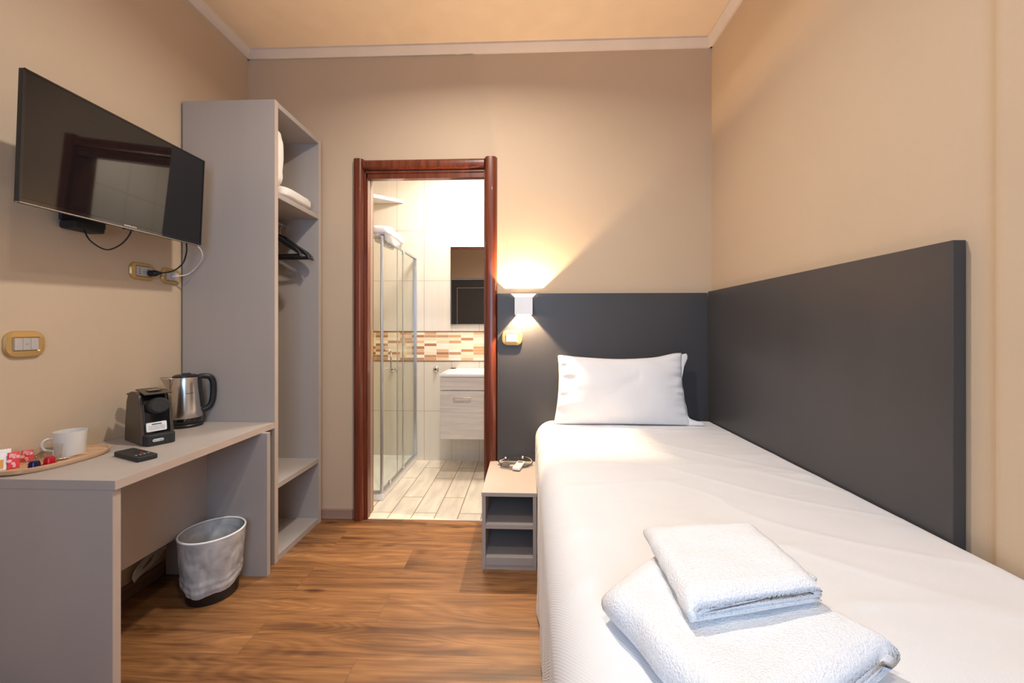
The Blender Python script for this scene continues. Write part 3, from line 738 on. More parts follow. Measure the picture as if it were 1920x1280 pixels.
# ------------------------------------------------------------------ kettle
def kettle():
    c = (-1.682, 1.884, .7275)
    t = thing('electric_kettle', 'brushed steel kettle with black handle on the desk beside the wardrobe', 'kettle', c, math.atan2(.67, .74), world=False)
    # local +x = handle side
    b = BM(); lathe(b, [(.060, 0), (.071, .002), (.072, .010), (.068, .016), (.066, .017)], seg=48); bs = obj('power_base', b, 'black', t)
    b = BM(); lathe(b, [(.066, .018), (.0685, .022), (.0685, .040), (.066, .044)], seg=48); obj('body_foot', b, 'blackgloss', t)
    b = BM(); lathe(b, [(.0665, .044), (.0680, .048), (.0672, .08), (.063, .14), (.0575, .20), (.0545, .236), (.053, .240)], seg=56)
    body = obj('body', b, 'steel', t)
    b = BM(); lathe(b, [(.051, .240), (.050, .247), (.040, .252), (.0, .254)], seg=40); ld = obj('lid', b, 'black', t)
    b = BM(); box(b, -.012, .020, -.012, .012, .250, .259); obj('lid_catch', b, 'blackmatte', ld, bevel=.003)
    # spout
    b = BM()
    def f(u, v):
        a = -1 + 2 * u
        z = .165 + .075 * v
        wid = .006 + .026 * v; rr = .0572 + (.061 - .0572) * (1 - v)
        out = (.004 + .036 * v ** 1.3) * (1 - abs(a) ** 1.6)
        y = a * wid; x = -math.sqrt(max(0, (rr - .001) ** 2 - y * y)) - out
        return (x, y, z + .004 * v * (1 - abs(a)))
    grid(b, 14, 10, f); obj('spout', b, 'steel', t, solid=.0015)
    b = BM()
    pts = [(.050, 0, .238), (.072, 0, .240), (.096, 0, .232), (.108, 0, .205), (.109, 0, .150), (.103, 0, .105), (.088, 0, .080), (.064, 0, .070)]
    tube(b, pts, .0125, 14, flat=.9, rfun=lambda s: 1.0 + .12 * sin(pi * s)); obj('handle', b, 'black', t)
    b = BM(); prism(b, [(.050, .240), (.062, .240), (.074, .070), (.064, .062)], -.010, .010, 'Y'); obj('handle_spine', b, 'black', t, bevel=.003)
    b = BM()
    an = math.atan2(-.74, .67) - math.atan2(.67, .74) + R(14)
    for k in range(8):
        q = an + (k - 3.5) * .062; z_ = .165; rr = .0613
        lathe(b, [(.0017, -.0005), (.0017, .0007)], (0, 0, 0), 6)
        bmesh.ops.transform(b, matrix=Matrix.Translation((rr * cos(q), rr * sin(q), z_)) @ Matrix.Rotation(q, 4, 'Z') @ Matrix.Rotation(R(90), 4, 'Y'), verts=b.verts[-12:] if False else list(b.verts)[-12:])
    obj('logo', b, 'darktext', body)
kettle()

# ------------------------------------------------------------------ coffee machine: local +y = front, x = width
def coffee_machine():
    rz = math.atan2(-.47, .88) - pi / 2
    t = thing('coffee_machine', 'compact black and brown capsule coffee machine beside the kettle', 'coffee machine', (-1.585, 1.615, .7275), rz, world=False)
    side = [(.058, .0), (.052, .04), (.040, .12), (.030, .178), (.018, .200), (-.02, .214), (-.06, .213), (-.088, .205), (-.108, .17), (-.124, .08), (-.130, 0)]
    for s in (-1, 1):
        b = BM(); prism(b, side, s * .048 - .006, s * .048 + .006, 'X'); obj('side_shell', b, 'brownshell', t, bevel=.003)
    core = [(.050, .0), (.046, .05), (.036, .13), (.028, .175), (.015, .196), (-.02, .208), (-.06, .208), (-.085, .20), (-.118, .0)]
    b = BM(); prism(b, core, -.042, .042, 'X'); obj('front_panel', b, 'blackgloss', t, bevel=.003)
    # brewing head
    b = BM()
    for k in range(1): lathe(b, [(.0, .0), (.028, .0), (.034, .006), (.035, .020), (.034, .040)], seg=36, sx=1, sy=.95)
    bmesh.ops.transform(b, matrix=Matrix.Translation((0, .074, .160)) @ Matrix.Rotation(R(98), 4, 'X'), verts=b.verts)
    obj('brewing_head', b, 'blackmatte', t)
    # lever and lid
    b = BM(); box(b, -.046, .046, -.10, .060, .210, .217)
    for v in b.verts:
        if v.co.y < -.05: v.co.x *= .6
        if v.co.y > 0: v.co.z -= .006
    obj('lever', b, 'brownshell', t, bevel=.0025)
    b = BM(); box(b, -.020, .020, -.02, .03, .2145, .219); obj('button_panel', b, 'blackgloss', t, bevel=.002)
    # drip tray
    b = BM(); prism(b, [(x, y + .062) for x, y in rrect(.098, .060, .018)], 0, .042, 'Z'); dt = obj('drip_tray', b, 'blackmatte', t, bevel=.003)
    b = BM(); prism(b, [(x, z + .022) for x, z in rrect(.036, .011, .0054)], .091, .0935, 'Y')
    for v in b.verts: v.co.x += .012
    lg = obj('logo_plate', b, 'lighttext', dt)
    b = BM(); text_bm(b, "DeLonghi", .0080, frame((.012, .0936, .022), (-1, 0, 0), (0, 0, 1))); obj('logo', b, 'darktext', lg)
    # white sticker
    b = BM()
    Fm = frame((.004, .0485, .070), (-1, 0, 0), (0, -.12, 1))
    prism(b, rrect(.066, .037, .004), -.002, .0042, 'Z')
    bmesh.ops.transform(b, matrix=Fm, verts=b.verts); st = obj('sticker', b, 'whiteplastic', t, label='white sticker with small print')
    b = BM()
    F2 = Fm.copy()
    def bar(x0, x1, y0, y1):
        q = BM(); box(q, x0, x1, y0, y1, .0040, .0046); bmesh.ops.transform(q, matrix=F2, verts=q.verts)
        me = bpy.data.meshes.new('q'); q.to_mesh(me); q.free(); b.from_mesh(me); bpy.data.meshes.remove(me)
    rnd = random.Random(3)
    bar(-.016, .016, .0085, .0125)
    for r_ in range(5):
        x = -.027
        while x < .026:
            w_ = rnd.uniform(.002, .006); bar(x, min(.027, x + w_), .004 - r_ * .0038, .0050 - r_ * .0038); x += w_ + .0018
    obj('small_print', b, 'darktext', st)
    # clear water tank at the back
    b = BM(); prism(b, [(x, y - .146) for x, y in rrect(.078, .036, .014)], 0.002, .175, 'Z'); obj('water_tank', b, 'thinglass', t, bevel=.002)
    b = BM(); prism(b, [(x, y - .142) for x, y in rrect(.084, .042, .016)], .190, .197, 'Z'); obj('tank_lid', b, 'brownshell', t, bevel=.002)
coffee_machine()

# ------------------------------------------------------------------ television remote
t = thing('remote_control', 'small black remote control with a red key on the desk', 'remote control', (-1.452, 1.412, .7275), R(-22), world=False)
b = BM(); prism(b, rrect(.175, .060, .008), 0, .017, 'Z'); rb = obj('remote_body', b, 'blackmatte', t, bevel=.003)
for r_ in range(4):
    for c_ in range(8):
        if (r_ * 8 + c_) % 7 == 3: continue
        b = BM(); x = -.068 + c_ * .0185; y = -.018 + r_ * .012
        box(b, x, x + .008, y - .003, y + .003, .0165, .0182)
        obj('key', b, 'redkey' if (r_ == 2 and c_ == 5) else ('key' if c_ in (6,) else 'black'), t, bevel=.001)

# ------------------------------------------------------------------ tea tray and what is on it
TZ = .7275
def tray():
    c = Vector((-1.690, 1.352, TZ))
    t = thing('tea_tray', 'oval pale wooden tray on the near end of the desk', 'tray', c, R(-6), world=False)
    b = BM(); seg = 64
    prof = [(.0, 0), (.93, 0), (.985, .006), (1.0, .018), (.965, .0185), (.945, .010), (.90, .007), (.0, .007)]
    rings = []
    for r, z in prof:
        if r == 0: rings.append([b.verts.new((0, 0, z))]); continue
        ring = []
        for i in range(seg):
            a = 2 * pi * i / seg; ex = .85
            ring.append(b.verts.new((r * .096 * math.copysign(abs(cos(a)) ** ex, cos(a)), r * .152 * math.copysign(abs(sin(a)) ** ex, sin(a)), z)))
        rings.append(ring)
    for A_, B_ in zip(rings, rings[1:]):
        for i in range(seg):
            j = (i + 1) % seg
            if len(A_) == 1: b.faces.new((A_[0], B_[j], B_[i]))
            elif len(B_) == 1: b.faces.new((A_[i], A_[j], B_[0]))
            else: b.faces.new((A_[i], A_[j], B_[j], B_[i]))
    obj('tray_dish', b, 'tray', t)
tray()
ZT = TZ + .0075
def mug():
    t = thing('mug', 'off white ceramic mug standing on the tea tray', 'mug', (-1.700, 1.408, ZT), math.atan2(-.67, -.60), world=False)
    b = BM(); lathe(b, [(.036, 0), (.0405, .002), (.0415, .010), (.0450, .087), (.0450, .090), (.0425, .090), (.0370, .012), (.034, .006), (0.0, .006)], seg=48); obj('cup', b, 'ceramic', t)
    b = BM(); tube(b, [(.039, 0, .068), (.058, 0, .067), (.069, 0, .052), (.064, 0, .032), (.038, 0, .020)], .0045, 10, flat=1.4); obj('handle', b, 'ceramic', t)
mug()
t = thing('glass_cup', 'small clear glass cup with handle in front of the mug', 'glass', (-1.683, 1.335, ZT), math.atan2(-.5, -.85), world=False)
b = BM(); lathe(b, [(0, .004), (.021, .004), (.0235, .014), (.027, .050), (.0275, .056), (.0285, .056), (.0280, .048), (.0250, .012), (.022, 0), (0, 0)], seg=36); obj('cup', b, 'thinglass', t)
b = BM(); tube(b, [(.025, 0, .046), (.036, 0, .047), (.043, 0, .036), (.038, 0, .022), (.024, 0, .016)], .0026, 8); obj('handle', b, 'thinglass', t)
# spoon
t = thing('teaspoon', 'small steel teaspoon lying on the tray in front of the mug', 'spoon', (-1.648, 1.375, ZT), R(58), world=False)
b = BM()
softbox(b, (-.028, 0, .006), (.020, .0115, .0035), (1, 1), 0); obj('bowl', b, 'chrome', t)
b = BM(); tube(b, [(-.010, 0, .006), (.01, 0, .009), (.04, 0, .010), (.078, 0, .014)], .0017, 8, flat=1.8); obj('handle', b, 'chrome', t)
def capsule(loc, m, label, rx):
    t = thing('coffee_capsule', label, 'coffee capsule', loc, rx, 'coffee capsules on the tray', world=False)
    b = BM(); lathe(b, [(.0185, 0), (.0185, .0012), (.0150, .0018), (.0135, .018), (.0105, .024), (.006, .0255), (0, .0255)], seg=32); obj('cup', b, m, t)
    b = BM(); lathe(b, [(.0150, -.0006), (.0150, .0004)], seg=32); obj('lid', b, 'module', t)
capsule((-1.651, 1.262, ZT + .0007), 'purple', 'dark purple coffee capsule upside down at the near end of the tray', 0)
capsule((-1.653, 1.306, ZT + .0007), 'red', 'red coffee capsule upside down in front of the glass cup', 0)
# sachets
def sachet(name, label, cat, loc, ang, tilt, w, h, mats, group=None):
    t = thing(name, label, cat, loc, 0, group, world=False)
    Rm = Matrix.Rotation(ang, 4, 'Z') @ Matrix.Rotation(tilt, 4, 'X')
    b = BM()
    def side(s):
        def f(u, v):
            x = (u - .5) * w; z = v * h
            th = .0035 * (1 - abs(2 * u - 1) ** 3) * (1 - abs(2 * v - 1) ** 4)
            cr = .0012 * sin(u * 40) * (abs(2 * v - 1) ** 6)
            return (x, s * th + cr, z)
        return f
    grid(b, 12, 12, side(1)); grid(b, 12, 12, side(-1)); bmesh.ops.remove_doubles(b, verts=b.verts, dist=1e-5)
    bmesh.ops.transform(b, matrix=Rm, verts=b.verts)
    body = obj('wrapper', b, mats[0], t)
    b = BM()
    if mats[1] == 'pinkpaper':
        rnd = random.Random(5)
        for _ in range(9):
            cx, cz = rnd.uniform(-.36, .36) * w, rnd.uniform(.12, .9) * h
            lathe(b, [(0, 0), (rnd.uniform(.003, .006), 0)], (cx, cz, 0), 8, caps=False)
        bmesh.ops.transform(b, matrix=Rm @ Matrix.Translation((0, -.0042, 0)) @ Matrix.Rotation(R(90), 4, 'X'), verts=b.verts)
    else:
        box(b, -w * .22, w * .28, -.0044, -.0036, h * .12, h * .6); bmesh.ops.transform(b, matrix=Rm, verts=b.verts)
    obj('print', b, mats[1], body)
sachet('sugar_sachet', 'white sachet with orange print at the left end of the tray', 'sachet', (-1.732, 1.232, ZT + .001), R(50), R(-22), .028, .058, ('whitepaper', 'orange'))
sachet('sugar_sachet', 'white sachet with dark print leaning behind the orange printed one', 'sachet', (-1.747, 1.250, ZT + .001), R(48), R(-24), .032, .066, ('whitepaper', 'purple'))
sachet('sweet_sachet', 'red sachet with pink flowers on the tray beside the purple capsule', 'sachet', (-1.716, 1.256, ZT + .001), R(52), R(-12), .026, .054, ('redpaper', 'pinkpaper'))
sachet('sweet_sachet', 'small red sachet standing behind the glass cup', 'sachet', (-1.757, 1.322, ZT + .001), R(40), R(-10), .028, .040, ('redpaper', 'pinkpaper'))
t = thing('plastic_wrapper', 'crinkled clear plastic wrapper between the red sachets', 'wrapper', (-1.705, 1.300, ZT), 0, world=False)
b = BM(); grid(b, 14, 14, lambda u, v: ((u - .5) * .05, (v - .5) * .055, .004 + .014 * abs(noise.noise(Vector((u * 4, v * 4, 1.3)))) + .010 * sin(pi * u) * sin(pi * v))); obj('film', b, 'acrylic', t, angle=180)

# ------------------------------------------------------------------ waste bin
def waste_bin():
    c = (-1.433, 1.748, 0)
    t = thing('waste_bin', 'black waste bin with a white plastic liner under the desk', 'waste bin', c, 0, world=False)
    H = .285
    def rad(z): return .098 + .025 * z / H
    b = BM(); lathe(b, [(.094, 0), (rad(0), .004), (rad(H), H), (rad(H) - .003, H), (rad(0) - .003, .008), (0, .008)], seg=56); obj('bin_body', b, 'black', t)
    def out(u, v):
        a = 2 * pi * u
        z = .055 + (.013 * sin(a * 2 + .8) + .007 * sin(a * 5)) * (1 - v) + (H - .055) * v
        fold = .004 * noise.noise(Vector((cos(a) * 5, sin(a) * 5, z * 16))) + .0025 * noise.noise(Vector((cos(a) * 14, sin(a) * 14, z * 28)))
        gather = .004 * math.exp(-((v - .10) / .06) ** 2) + .003 * math.exp(-((v - .22) / .05) ** 2)
        r = rad(z) + .0045 + (fold + gather) * (1 - v ** 6)
        return (r * cos(a), r * sin(a), z)
    b = BM(); grid(b, 110, 50, out, closed_u=True); obj('liner_skirt', b, 'liner', t, angle=180)
    def inn(u, v):
        a = 2 * pi * u; z = H - (H - .02) * v
        fold = .006 * noise.noise(Vector((cos(a) * 4, sin(a) * 4, z * 10))) * min(1, v * 5)
        r = rad(z) - .005 - abs(fold) * 2 - .01 * v
        return (r * cos(a), r * sin(a), z)
    b = BM(); grid(b, 80, 30, inn, closed_u=True); obj('liner_inside', b, 'liner', t, angle=180)
    b = BM(); tube(b, [((rad(H) + .001) * cos(a), (rad(H) + .001) * sin(a), H + .002) for a in [2 * pi * k / 24 for k in range(24)]], .0045, 10, closed=True, n=3); obj('rim', b, 'whiteplastic', t)
waste_bin()

# coiled white cable on the wall behind the bin
b = BM()
for k in range(4):
    o = k * .011
    tube(b, [(-1.765, 1.86 - o, .135 + o), (-1.762, 1.79, .098 + o * .5), (-1.758, 1.725, .082 + o * .5), (-1.755, 1.700 - o * .2, .072 + o * .6), (-1.752, 1.706, .094 + o), (-1.757, 1.77, .136 + o * .5), (-1.765, 1.85, .160 - o)], .0026, 8, closed=True)
tube(b, [(-1.766, 1.80, .12), (-1.766, 1.835, .160), (-1.77, 1.815, .200), (-1.775, 1.80, .215)], .0026, 8)
tube(b, [(-1.766, 1.81, .115), (-1.766, 1.862, .160), (-1.77, 1.868, .215), (-1.775, 1.872, .25)], .0026, 8)
tag(obj('cable_bundle', b, 'whitecable'), 'coiled white cable hanging on the wall under the desk behind the bin', 'cable')

# ------------------------------------------------------------------ nightstand
def nightstand():
    x0, x1, y0, y1, H, T = -.227, .050, 1.966, PY - .004, .387, .020
    t = thing('nightstand', 'low open grey nightstand with two compartments beside the bed', 'nightstand', (x0, y0, 0))
    b = BM(); box(b, x0, x1, y0, y1, H - .020, H); obj('top_panel', b, 'laminate', t, bevel=.001)
    b = BM(); box(b, x0 + .002, x0 + T, y0 + .002, y1, 0, H - .020); obj('side_panel', b, 'laminate', t, bevel=.001)
    b = BM(); box(b, x1 - T, x1 - .002, y0 + .002, y1, 0, H - .020); obj('side_panel', b, 'laminate', t, bevel=.001)
    b = BM(); box(b, x0 + T, x1 - T, y0 + .004, y1 - .008, .204, .226); obj('shelf', b, 'laminate', t, bevel=.001)
    b = BM(); box(b, x0 + T, x1 - T, y0 + .004, y1 - .008, .022, .062); obj('bottom_panel', b, 'laminate', t, bevel=.001)
    b = BM(); box(b, x0 + T, x1 - T, y0 + .006, y0 + .026, 0, .022); obj('plinth', b, 'laminate', t)
    b = BM(); box(b, x0 + T, x1 - T, y1 - .008, y1, .022, H - .020); obj('back_panel', b, 'laminate', t)
nightstand()
t = thing('acrylic_dish', 'crumpled clear plastic dish at the back of the nightstand top', 'dish', (-.075, 2.36, .388), 0, world=False)
b = BM()
def dish(u, v):
    a = 2 * pi * u; r = .35 + .65 * v
    k = 1 + .10 * sin(3 * a + 1) + .06 * sin(7 * a)
    z = .001 + (.038 * v ** 3) * (1 + .4 * sin(2 * a + .6)) * (.25 + .75 * max(0, sin(a)) ** .7)
    return (.098 * r * k * cos(a), .066 * r * k * sin(a), z)
grid(b, 48, 10, dish, closed_u=True); obj('dish_body', b, 'glass', t, solid=.003)
b = BM(); softbox(b, (-.056, .058, .026), (.006, .006, .006), (1, 1), 0, nu=16, nv=10); obj('glint_bead', b, 'whiteplastic', t)  # both white beads stand in for reflections on the clear dish
b = BM(); softbox(b, (.048, .060, .026), (.006, .006, .006), (1, 1), 0, nu=16, nv=10); obj('glint_bead', b, 'whiteplastic', t)
t = thing('air_conditioner_remote', 'white air conditioner remote with grey display on the nightstand', 'remote control', (-.048, 2.325, .3930), R(-14), world=False)
b = BM(); prism(b, rrect(.046, .125, .008), 0, .016, 'Z'); obj('remote_body', b, 'whiteplastic', t, bevel=.004, seg=3)
b = BM(); box(b, -.016, .016, .026, .050, .0155, .0165); obj('display', b, 'lcd', t)
for k in range(3):
    for q in (-1, 1):
        b = BM(); box(b, q * .010 - .006, q * .010 + .006, -.045 + k * .020, -.036 + k * .020, .0155, .0172); obj('key', b, 'module', t, bevel=.001)

# ------------------------------------------------------------------ bed
def bed():
    t = thing('bed', 'single bed mattress and base hidden under the white bedspread', 'bed', (.58, 1.4, 0))
    b = BM(); box(b, .14, 1.08, .46, 2.40, .10, .36); obj('bed_base', b, 'blackmatte', t, bevel=.01)
    b = BM(); box(b, .12, 1.085, .44, 2.42, .36, .632); obj('mattress', b, 'mattress', t, bevel=.03, seg=4)
    for x in (.20, 1.02):
        for y in (.52, 2.34):
            b = BM(); lathe(b, [(.02, 0), (.026, .10)], (x, y, 0), 16); obj('leg', b, 'black', t)
    x1 = 1.096; y0, y1 = .36, 2.438; Z = .652; rad = .11
    def prof(s, Y, foot):
        """s in metres from the wall side; returns x, z"""
        flat = x1 - (.055 + rad)
        if s < .03: return (x1 - s * .15, Z - .03 + s)
        s -= .03
        if s < flat: return (x1 - .004 - s, Z)
        s -= flat; arc = rad * pi / 2
        if s < arc:
            a = s / rad; return (x1 - .004 - flat - rad * sin(a), Z - rad + rad * cos(a))
        s -= arc; return (x1 - .004 - flat - rad, Z - rad - s)
    total = .03 + (x1 - .055 - rad) + rad * pi / 2 + (Z - rad - .012)
    side0 = .03 + (x1 - .055 - rad) + rad * pi / 2
    NU, NV = 190, 230
    def f(u, v):
        s = u * total; Y = y1 - v * (y1 - y0)
        x, z = prof(s, Y, 0)
        hang = max(0, s - side0) / (total - side0)
        ontop = 1 - min(1, max(0, (s - side0 + .12)) / .1)
        p = Vector((x, Y, z))
        # hanging folds
        fold = noise.noise(Vector((Y * 3.2, 0, hang * .6))) * .030 + noise.noise(Vector((Y * 8.0, 3, hang * 1.0))) * .012
        p.x += (-abs(fold) * .9) * hang ** .7 * min(1, max(0, (1.93 - Y) / .12)) if hang > 0 else 0
        p.x += .022 * hang * (2.0 - Y)  * .4 if hang > 0 else 0
        # creases of the pulled cloth near the head on the side
        if s > side0 - .14:
            k = min(1, (s - side0 + .14) / .14)
            cr = noise.noise(Vector(((Y + z * .35) * 20, z * 5, 1))) * .008 * math.exp(-((Y - 2.15) / .32) ** 2)
            p.x += abs(cr) * k * 1.5
        # shallow wrinkles on top
        q = Vector((x * 2.4 + Y * 1.0, Y * 6.5 - x * 1.2, 0))
        wr = noise.noise(q) * .003 + max(0, noise.noise(q * 2.1 + Vector((5, 2, 0))) - .15) * .006
        rdg = (1 - abs(noise.noise(Vector((x * 1.6 + 9, Y * 4.2 + x * 2.6, 2))))) ** 14 * .004 * min(1, max(0, x - .35) * 3)
        p.z += (wr + rdg) * max(0, ontop) * min(1, (x1 - x) / .05)
        # head end tucked down, foot end draped down
        if Y > y1 - .05: p.z -= (1 - math.sqrt(max(0, 1 - ((Y - (y1 - .05)) / .05) ** 2))) * .04 * (z / Z)
        if Y < y0 + .08:
            q_ = (y0 + .08 - Y) / .08; drop = (1 - math.sqrt(max(0, 1 - q_ ** 2))) * .08
            p.z -= drop * (z / Z)
        return p
    b = BM(); V = grid(b, NU, NV, f)
    # foot drape
    last = [V[i][-1] for i in range(NU + 1)]
    prev = last
    for k in range(1, 13):
        row = []
        for i, v0 in enumerate(last):
            z = v0.co.z + (.012 - v0.co.z) * k / 12
            row.append(b.verts.new((v0.co.x, v0.co.y - .006 * sin(i * .14) * k / 12, z)))
        for i in range(NU): b.faces.new((prev[i], prev[i + 1], row[i + 1], row[i]))
        prev = row
    o = obj('bedspread', b, 'sheet', angle=180)
    tag(o, 'white finely striped bedspread draped over the single bed to the floor', 'bedspread')
bed()

def pillow():
    t = thing('pillow', 'white pillow leaning on the dark headboard at the head of the bed', 'pillow', (.553, 2.285, .656), 0, world=False)
    w, h = .735, .405
    tilt = R(-14)
    Rm = Matrix.Rotation(tilt, 4, 'X')
    def outline(u, v):
        U = 2 * u - 1; V_ = 2 * v - 1
        pin = (1 - .045 * (1 - V_ * V_) * abs(U) ** 3), (1 - .10 * (1 - U * U) * (1 if V_ > 0 else .15) * abs(V_) ** 2)
        x = U * w / 2 * pin[0] + (-.012 * (1 - v)) + .02 * U * (1 - v); z = h / 2 + V_ * h / 2 * pin[1]
        z += .016 * math.exp(-((U - .9) / .22) ** 2) * max(0, V_) ** 3 - .004 * math.exp(-(U / .4) ** 2) * max(0, V_) ** 2
        return x, z
    def surf(s):
        def f(u, v):
            U = 2 * u - 1; V_ = 2 * v - 1
            x, z = outline(u, v)
            th = .072 * (max(0, 1 - abs(U) ** 2.6) ** .55) * (max(0, 1 - abs(V_) ** 2.4) ** .55)
            edge = math.exp(-((1 - abs(U)) / .22) ** 2) * (1 - abs(V_) ** 4)
            wr = edge * .018 * noise.noise(Vector((V_ * 7, U * 2, s))) + .008 * noise.noise(Vector((x * 6 + z * 5, z * 6, s * 3)))
            # long diagonal crease at lower left
            d_ = (x + .30) * .55 - (z - .03) * .9; cr = .005 * math.exp(-(d_ / .03) ** 2) * (1 if x < .1 else .2) * min(1, th / .03)
            y = s * (th + (wr - cr) * min(1, th / .02))
            return Rm @ Vector((x, y, z))
        return f
    b = BM(); grid(b, 80, 56, surf(-1)); grid(b, 80, 56, surf(1)); bmesh.ops.remove_doubles(b, verts=b.verts, dist=1e-5)
    obj('cushion', b, 'pillow', t, angle=180)
    # open flange of the pillowcase on the right side
    def fl(u, v):
        zz = -.002 + v * (h + .005)
        top = math.exp(-((v - .93) / .10) ** 2); low = math.exp(-((v - .02) / .05) ** 2)
        x0_ = w / 2 * (1 - .045 * (1 - (2 * v - 1) ** 2)) - .016 + .008 * (1 - v)
        wd = .018 + .042 * top + .075 * low + .008 * noise.noise(Vector((v * 6, 0, 4)))
        y = .006 * sin(v * 19 + u * 3) * u + .02 * low * u * -1
        return Rm @ Vector((x0_ + wd * u, y + .002, zz + .012 * u * top))
    b = BM(); grid(b, 8, 50, fl); obj('case_flange', b, 'pillow', t, angle=180, solid=.003)
pillow()

# ------------------------------------------------------------------ folded towels (strip profile swept over a quad)
def towel(name, label, quad, z0, layers, th, group, seed=0, flap=False, closed=False):
    """quad: front-left, front-right, back-right, back-left on the bed; folds on the left side"""
    FL, FR, BR, BL = [Vector(q + (0,)) for q in quad]
    t = thing(name, label, 'towel', (0, 0, z0), 0, group, world=False)
    t.location = (sum(q[0] for q in quad) / 4, sum(q[1] for q in quad) / 4, z0)
    off = Vector(t.location)
    b = BM()
    Wd = ((FR - FL).length + (BR - BL).length) / 2
    H = layers * th
    def strip(path, t_):
        """offset polygon round a centre path (x,z)"""
        P = [Vector((p[0], p[1])) for p in path]; L_, R_ = [], []
        for i, p in enumerate(P):
            d_ = (P[min(i + 1, len(P) - 1)] - P[max(i - 1, 0)]).normalized(); n_ = Vector((-d_.y, d_.x))
            L_.append(p + n_ * t_ / 2); R_.append(p - n_ * t_ / 2)
        return L_ + R_[::-1]
    paths = []
    def arc(cx, cz, r, a0, a1, n=9): return [(cx + r * cos(R(a0 + (a1 - a0) * k / n)), cz + r * sin(R(a0 + (a1 - a0) * k / n))) for k in range(n + 1)]
    ro = (H - th) / 2
    # outer wrap
    path = [(Wd - .004, th / 2)] + [(Wd * (1 - k / 12), th / 2) for k in range(1, 11)] + arc(ro, th / 2 + ro, ro, 270, 90) + [(Wd * k / 12, H - th / 2) for k in range(2, 12)] + [(Wd - .004, H - th / 2)]
    if closed:
        path = [(Wd * .5, th / 2)] + [(Wd * (.5 - k / 12), th / 2) for k in range(1, 5)] + arc(ro, th / 2 + ro, ro, 270, 90) + [(Wd * k / 12, H - th / 2) for k in range(2, 11)] + arc(Wd - ro, th / 2 + ro, ro, 90, -90) + [(Wd * (.5 + (4 - k) / 12), th / 2) for k in range(0, 4)]
    paths.append(path)
    if layers >= 4:
        ri = (H - 3 * th) / 2
        if closed: rt = (Wd - ro - .002) / Wd
        else: rt = .985
        path = [(Wd * (rt - k / 12. * rt), th * 1.5) for k in range(0, 11)] + arc(ri + th, th * 1.5 + ri, ri, 270, 90) + [(Wd * (k / 12.), H - th * 1.5) for k in range(2, 10 if closed else 12)] + [(Wd * rt, H - th * 1.5)]
        paths.append(path)
    elif layers == 3:
        paths.append([(th * 1.3, H / 2)] + [(Wd * k / 12, H / 2) for k in range(2, 12)] + [(Wd * .99, H / 2)])
    NV = 46
    for pi_, path in enumerate(paths):
        poly = strip(path, th * 1.02)
        rows = []
        for j in range(NV + 1):
            v = j / NV
            row = []
            for (x, z) in poly:
                u = x / Wd
                base = FL.lerp(FR, u).lerp(BL.lerp(BR, u), v)
                k = noise.noise(Vector((base.x * 9 + seed, base.y * 9, z * 30)))
                k2 = noise.noise(Vector((base.x * 30 + seed, base.y * 30, z * 60)))
                # crown: a soft stack, lower at its edges
                edge = min(1, min(v, 1 - v) / .10); eb = .80 + .20 * math.sqrt(edge)
                er = 1 - (0 if closed else .22) * max(0, (u - .86) / .14) ** 2
                zz = z * eb * er + (k * .006 + k2 * .0014) * (z / H)
                dv = ((.012 if v > .5 else -.012) * (1 - edge)) * sin(pi * min(1, z / H))
                inw = -.006 * pi_ * (1 - edge) * (1 if v > .5 else -1)
                dirv = (BL - FL).normalized(); du = (FR - FL).normalized()
                wav = .006 * noise.noise(Vector((v * 5, z * 20, seed + 7)))
                p = base + dirv * (dv + inw) + du * (wav + k2 * .001) + Vector((0, 0, zz))
                row.append(b.verts.new(p + Vector((0, 0, z0)) - off))
            rows.append(row)
        n = len(poly)
        for j in range(NV):
            for i in range(n): b.faces.new((rows[j][i], rows[j][(i + 1) % n], rows[j + 1][(i + 1) % n], rows[j + 1][i]))
        b.faces.new(rows[0][::-1]); b.faces.new(rows[-1])
    bmesh.ops.triangulate(b, faces=[f for f in b.faces if len(f.verts) > 4])
    o = obj('terry_cloth', b, 'terry', t, angle=180)
    if flap:
        b = BM()
        e0 = FR.lerp(BR, .22); e1 = FR.lerp(BR, .62); d_ = (FR - FL).normalized()
        grid(b, 8, 10, lambda u, v: e0.lerp(e1, v) + d_ * (-.02 + u * .055 * (1 - v * .8)) + Vector((0, 0, z0 + .012 - .008 * u + .003 * sin(v * 9))) - off)
        obj('corner_flap', b, 'terry', t, angle=180, solid=.007)
    return t
GT = 'towels folded on the bed'
towel('bath_towel', 'large folded white towel on the foot of the bed under the smaller one', [(.262, .470), (.575, .650), (.345, .925), (.150, .745)], .657, 4, .0175, GT, seed=2, closed=True)
towel('hand_towel', 'smaller folded white towel lying on top of the large one', [(.258, .640), (.505, .700), (.500, .905), (.262, .880)], .7320, 4, .0110, GT, seed=9, flap=True)

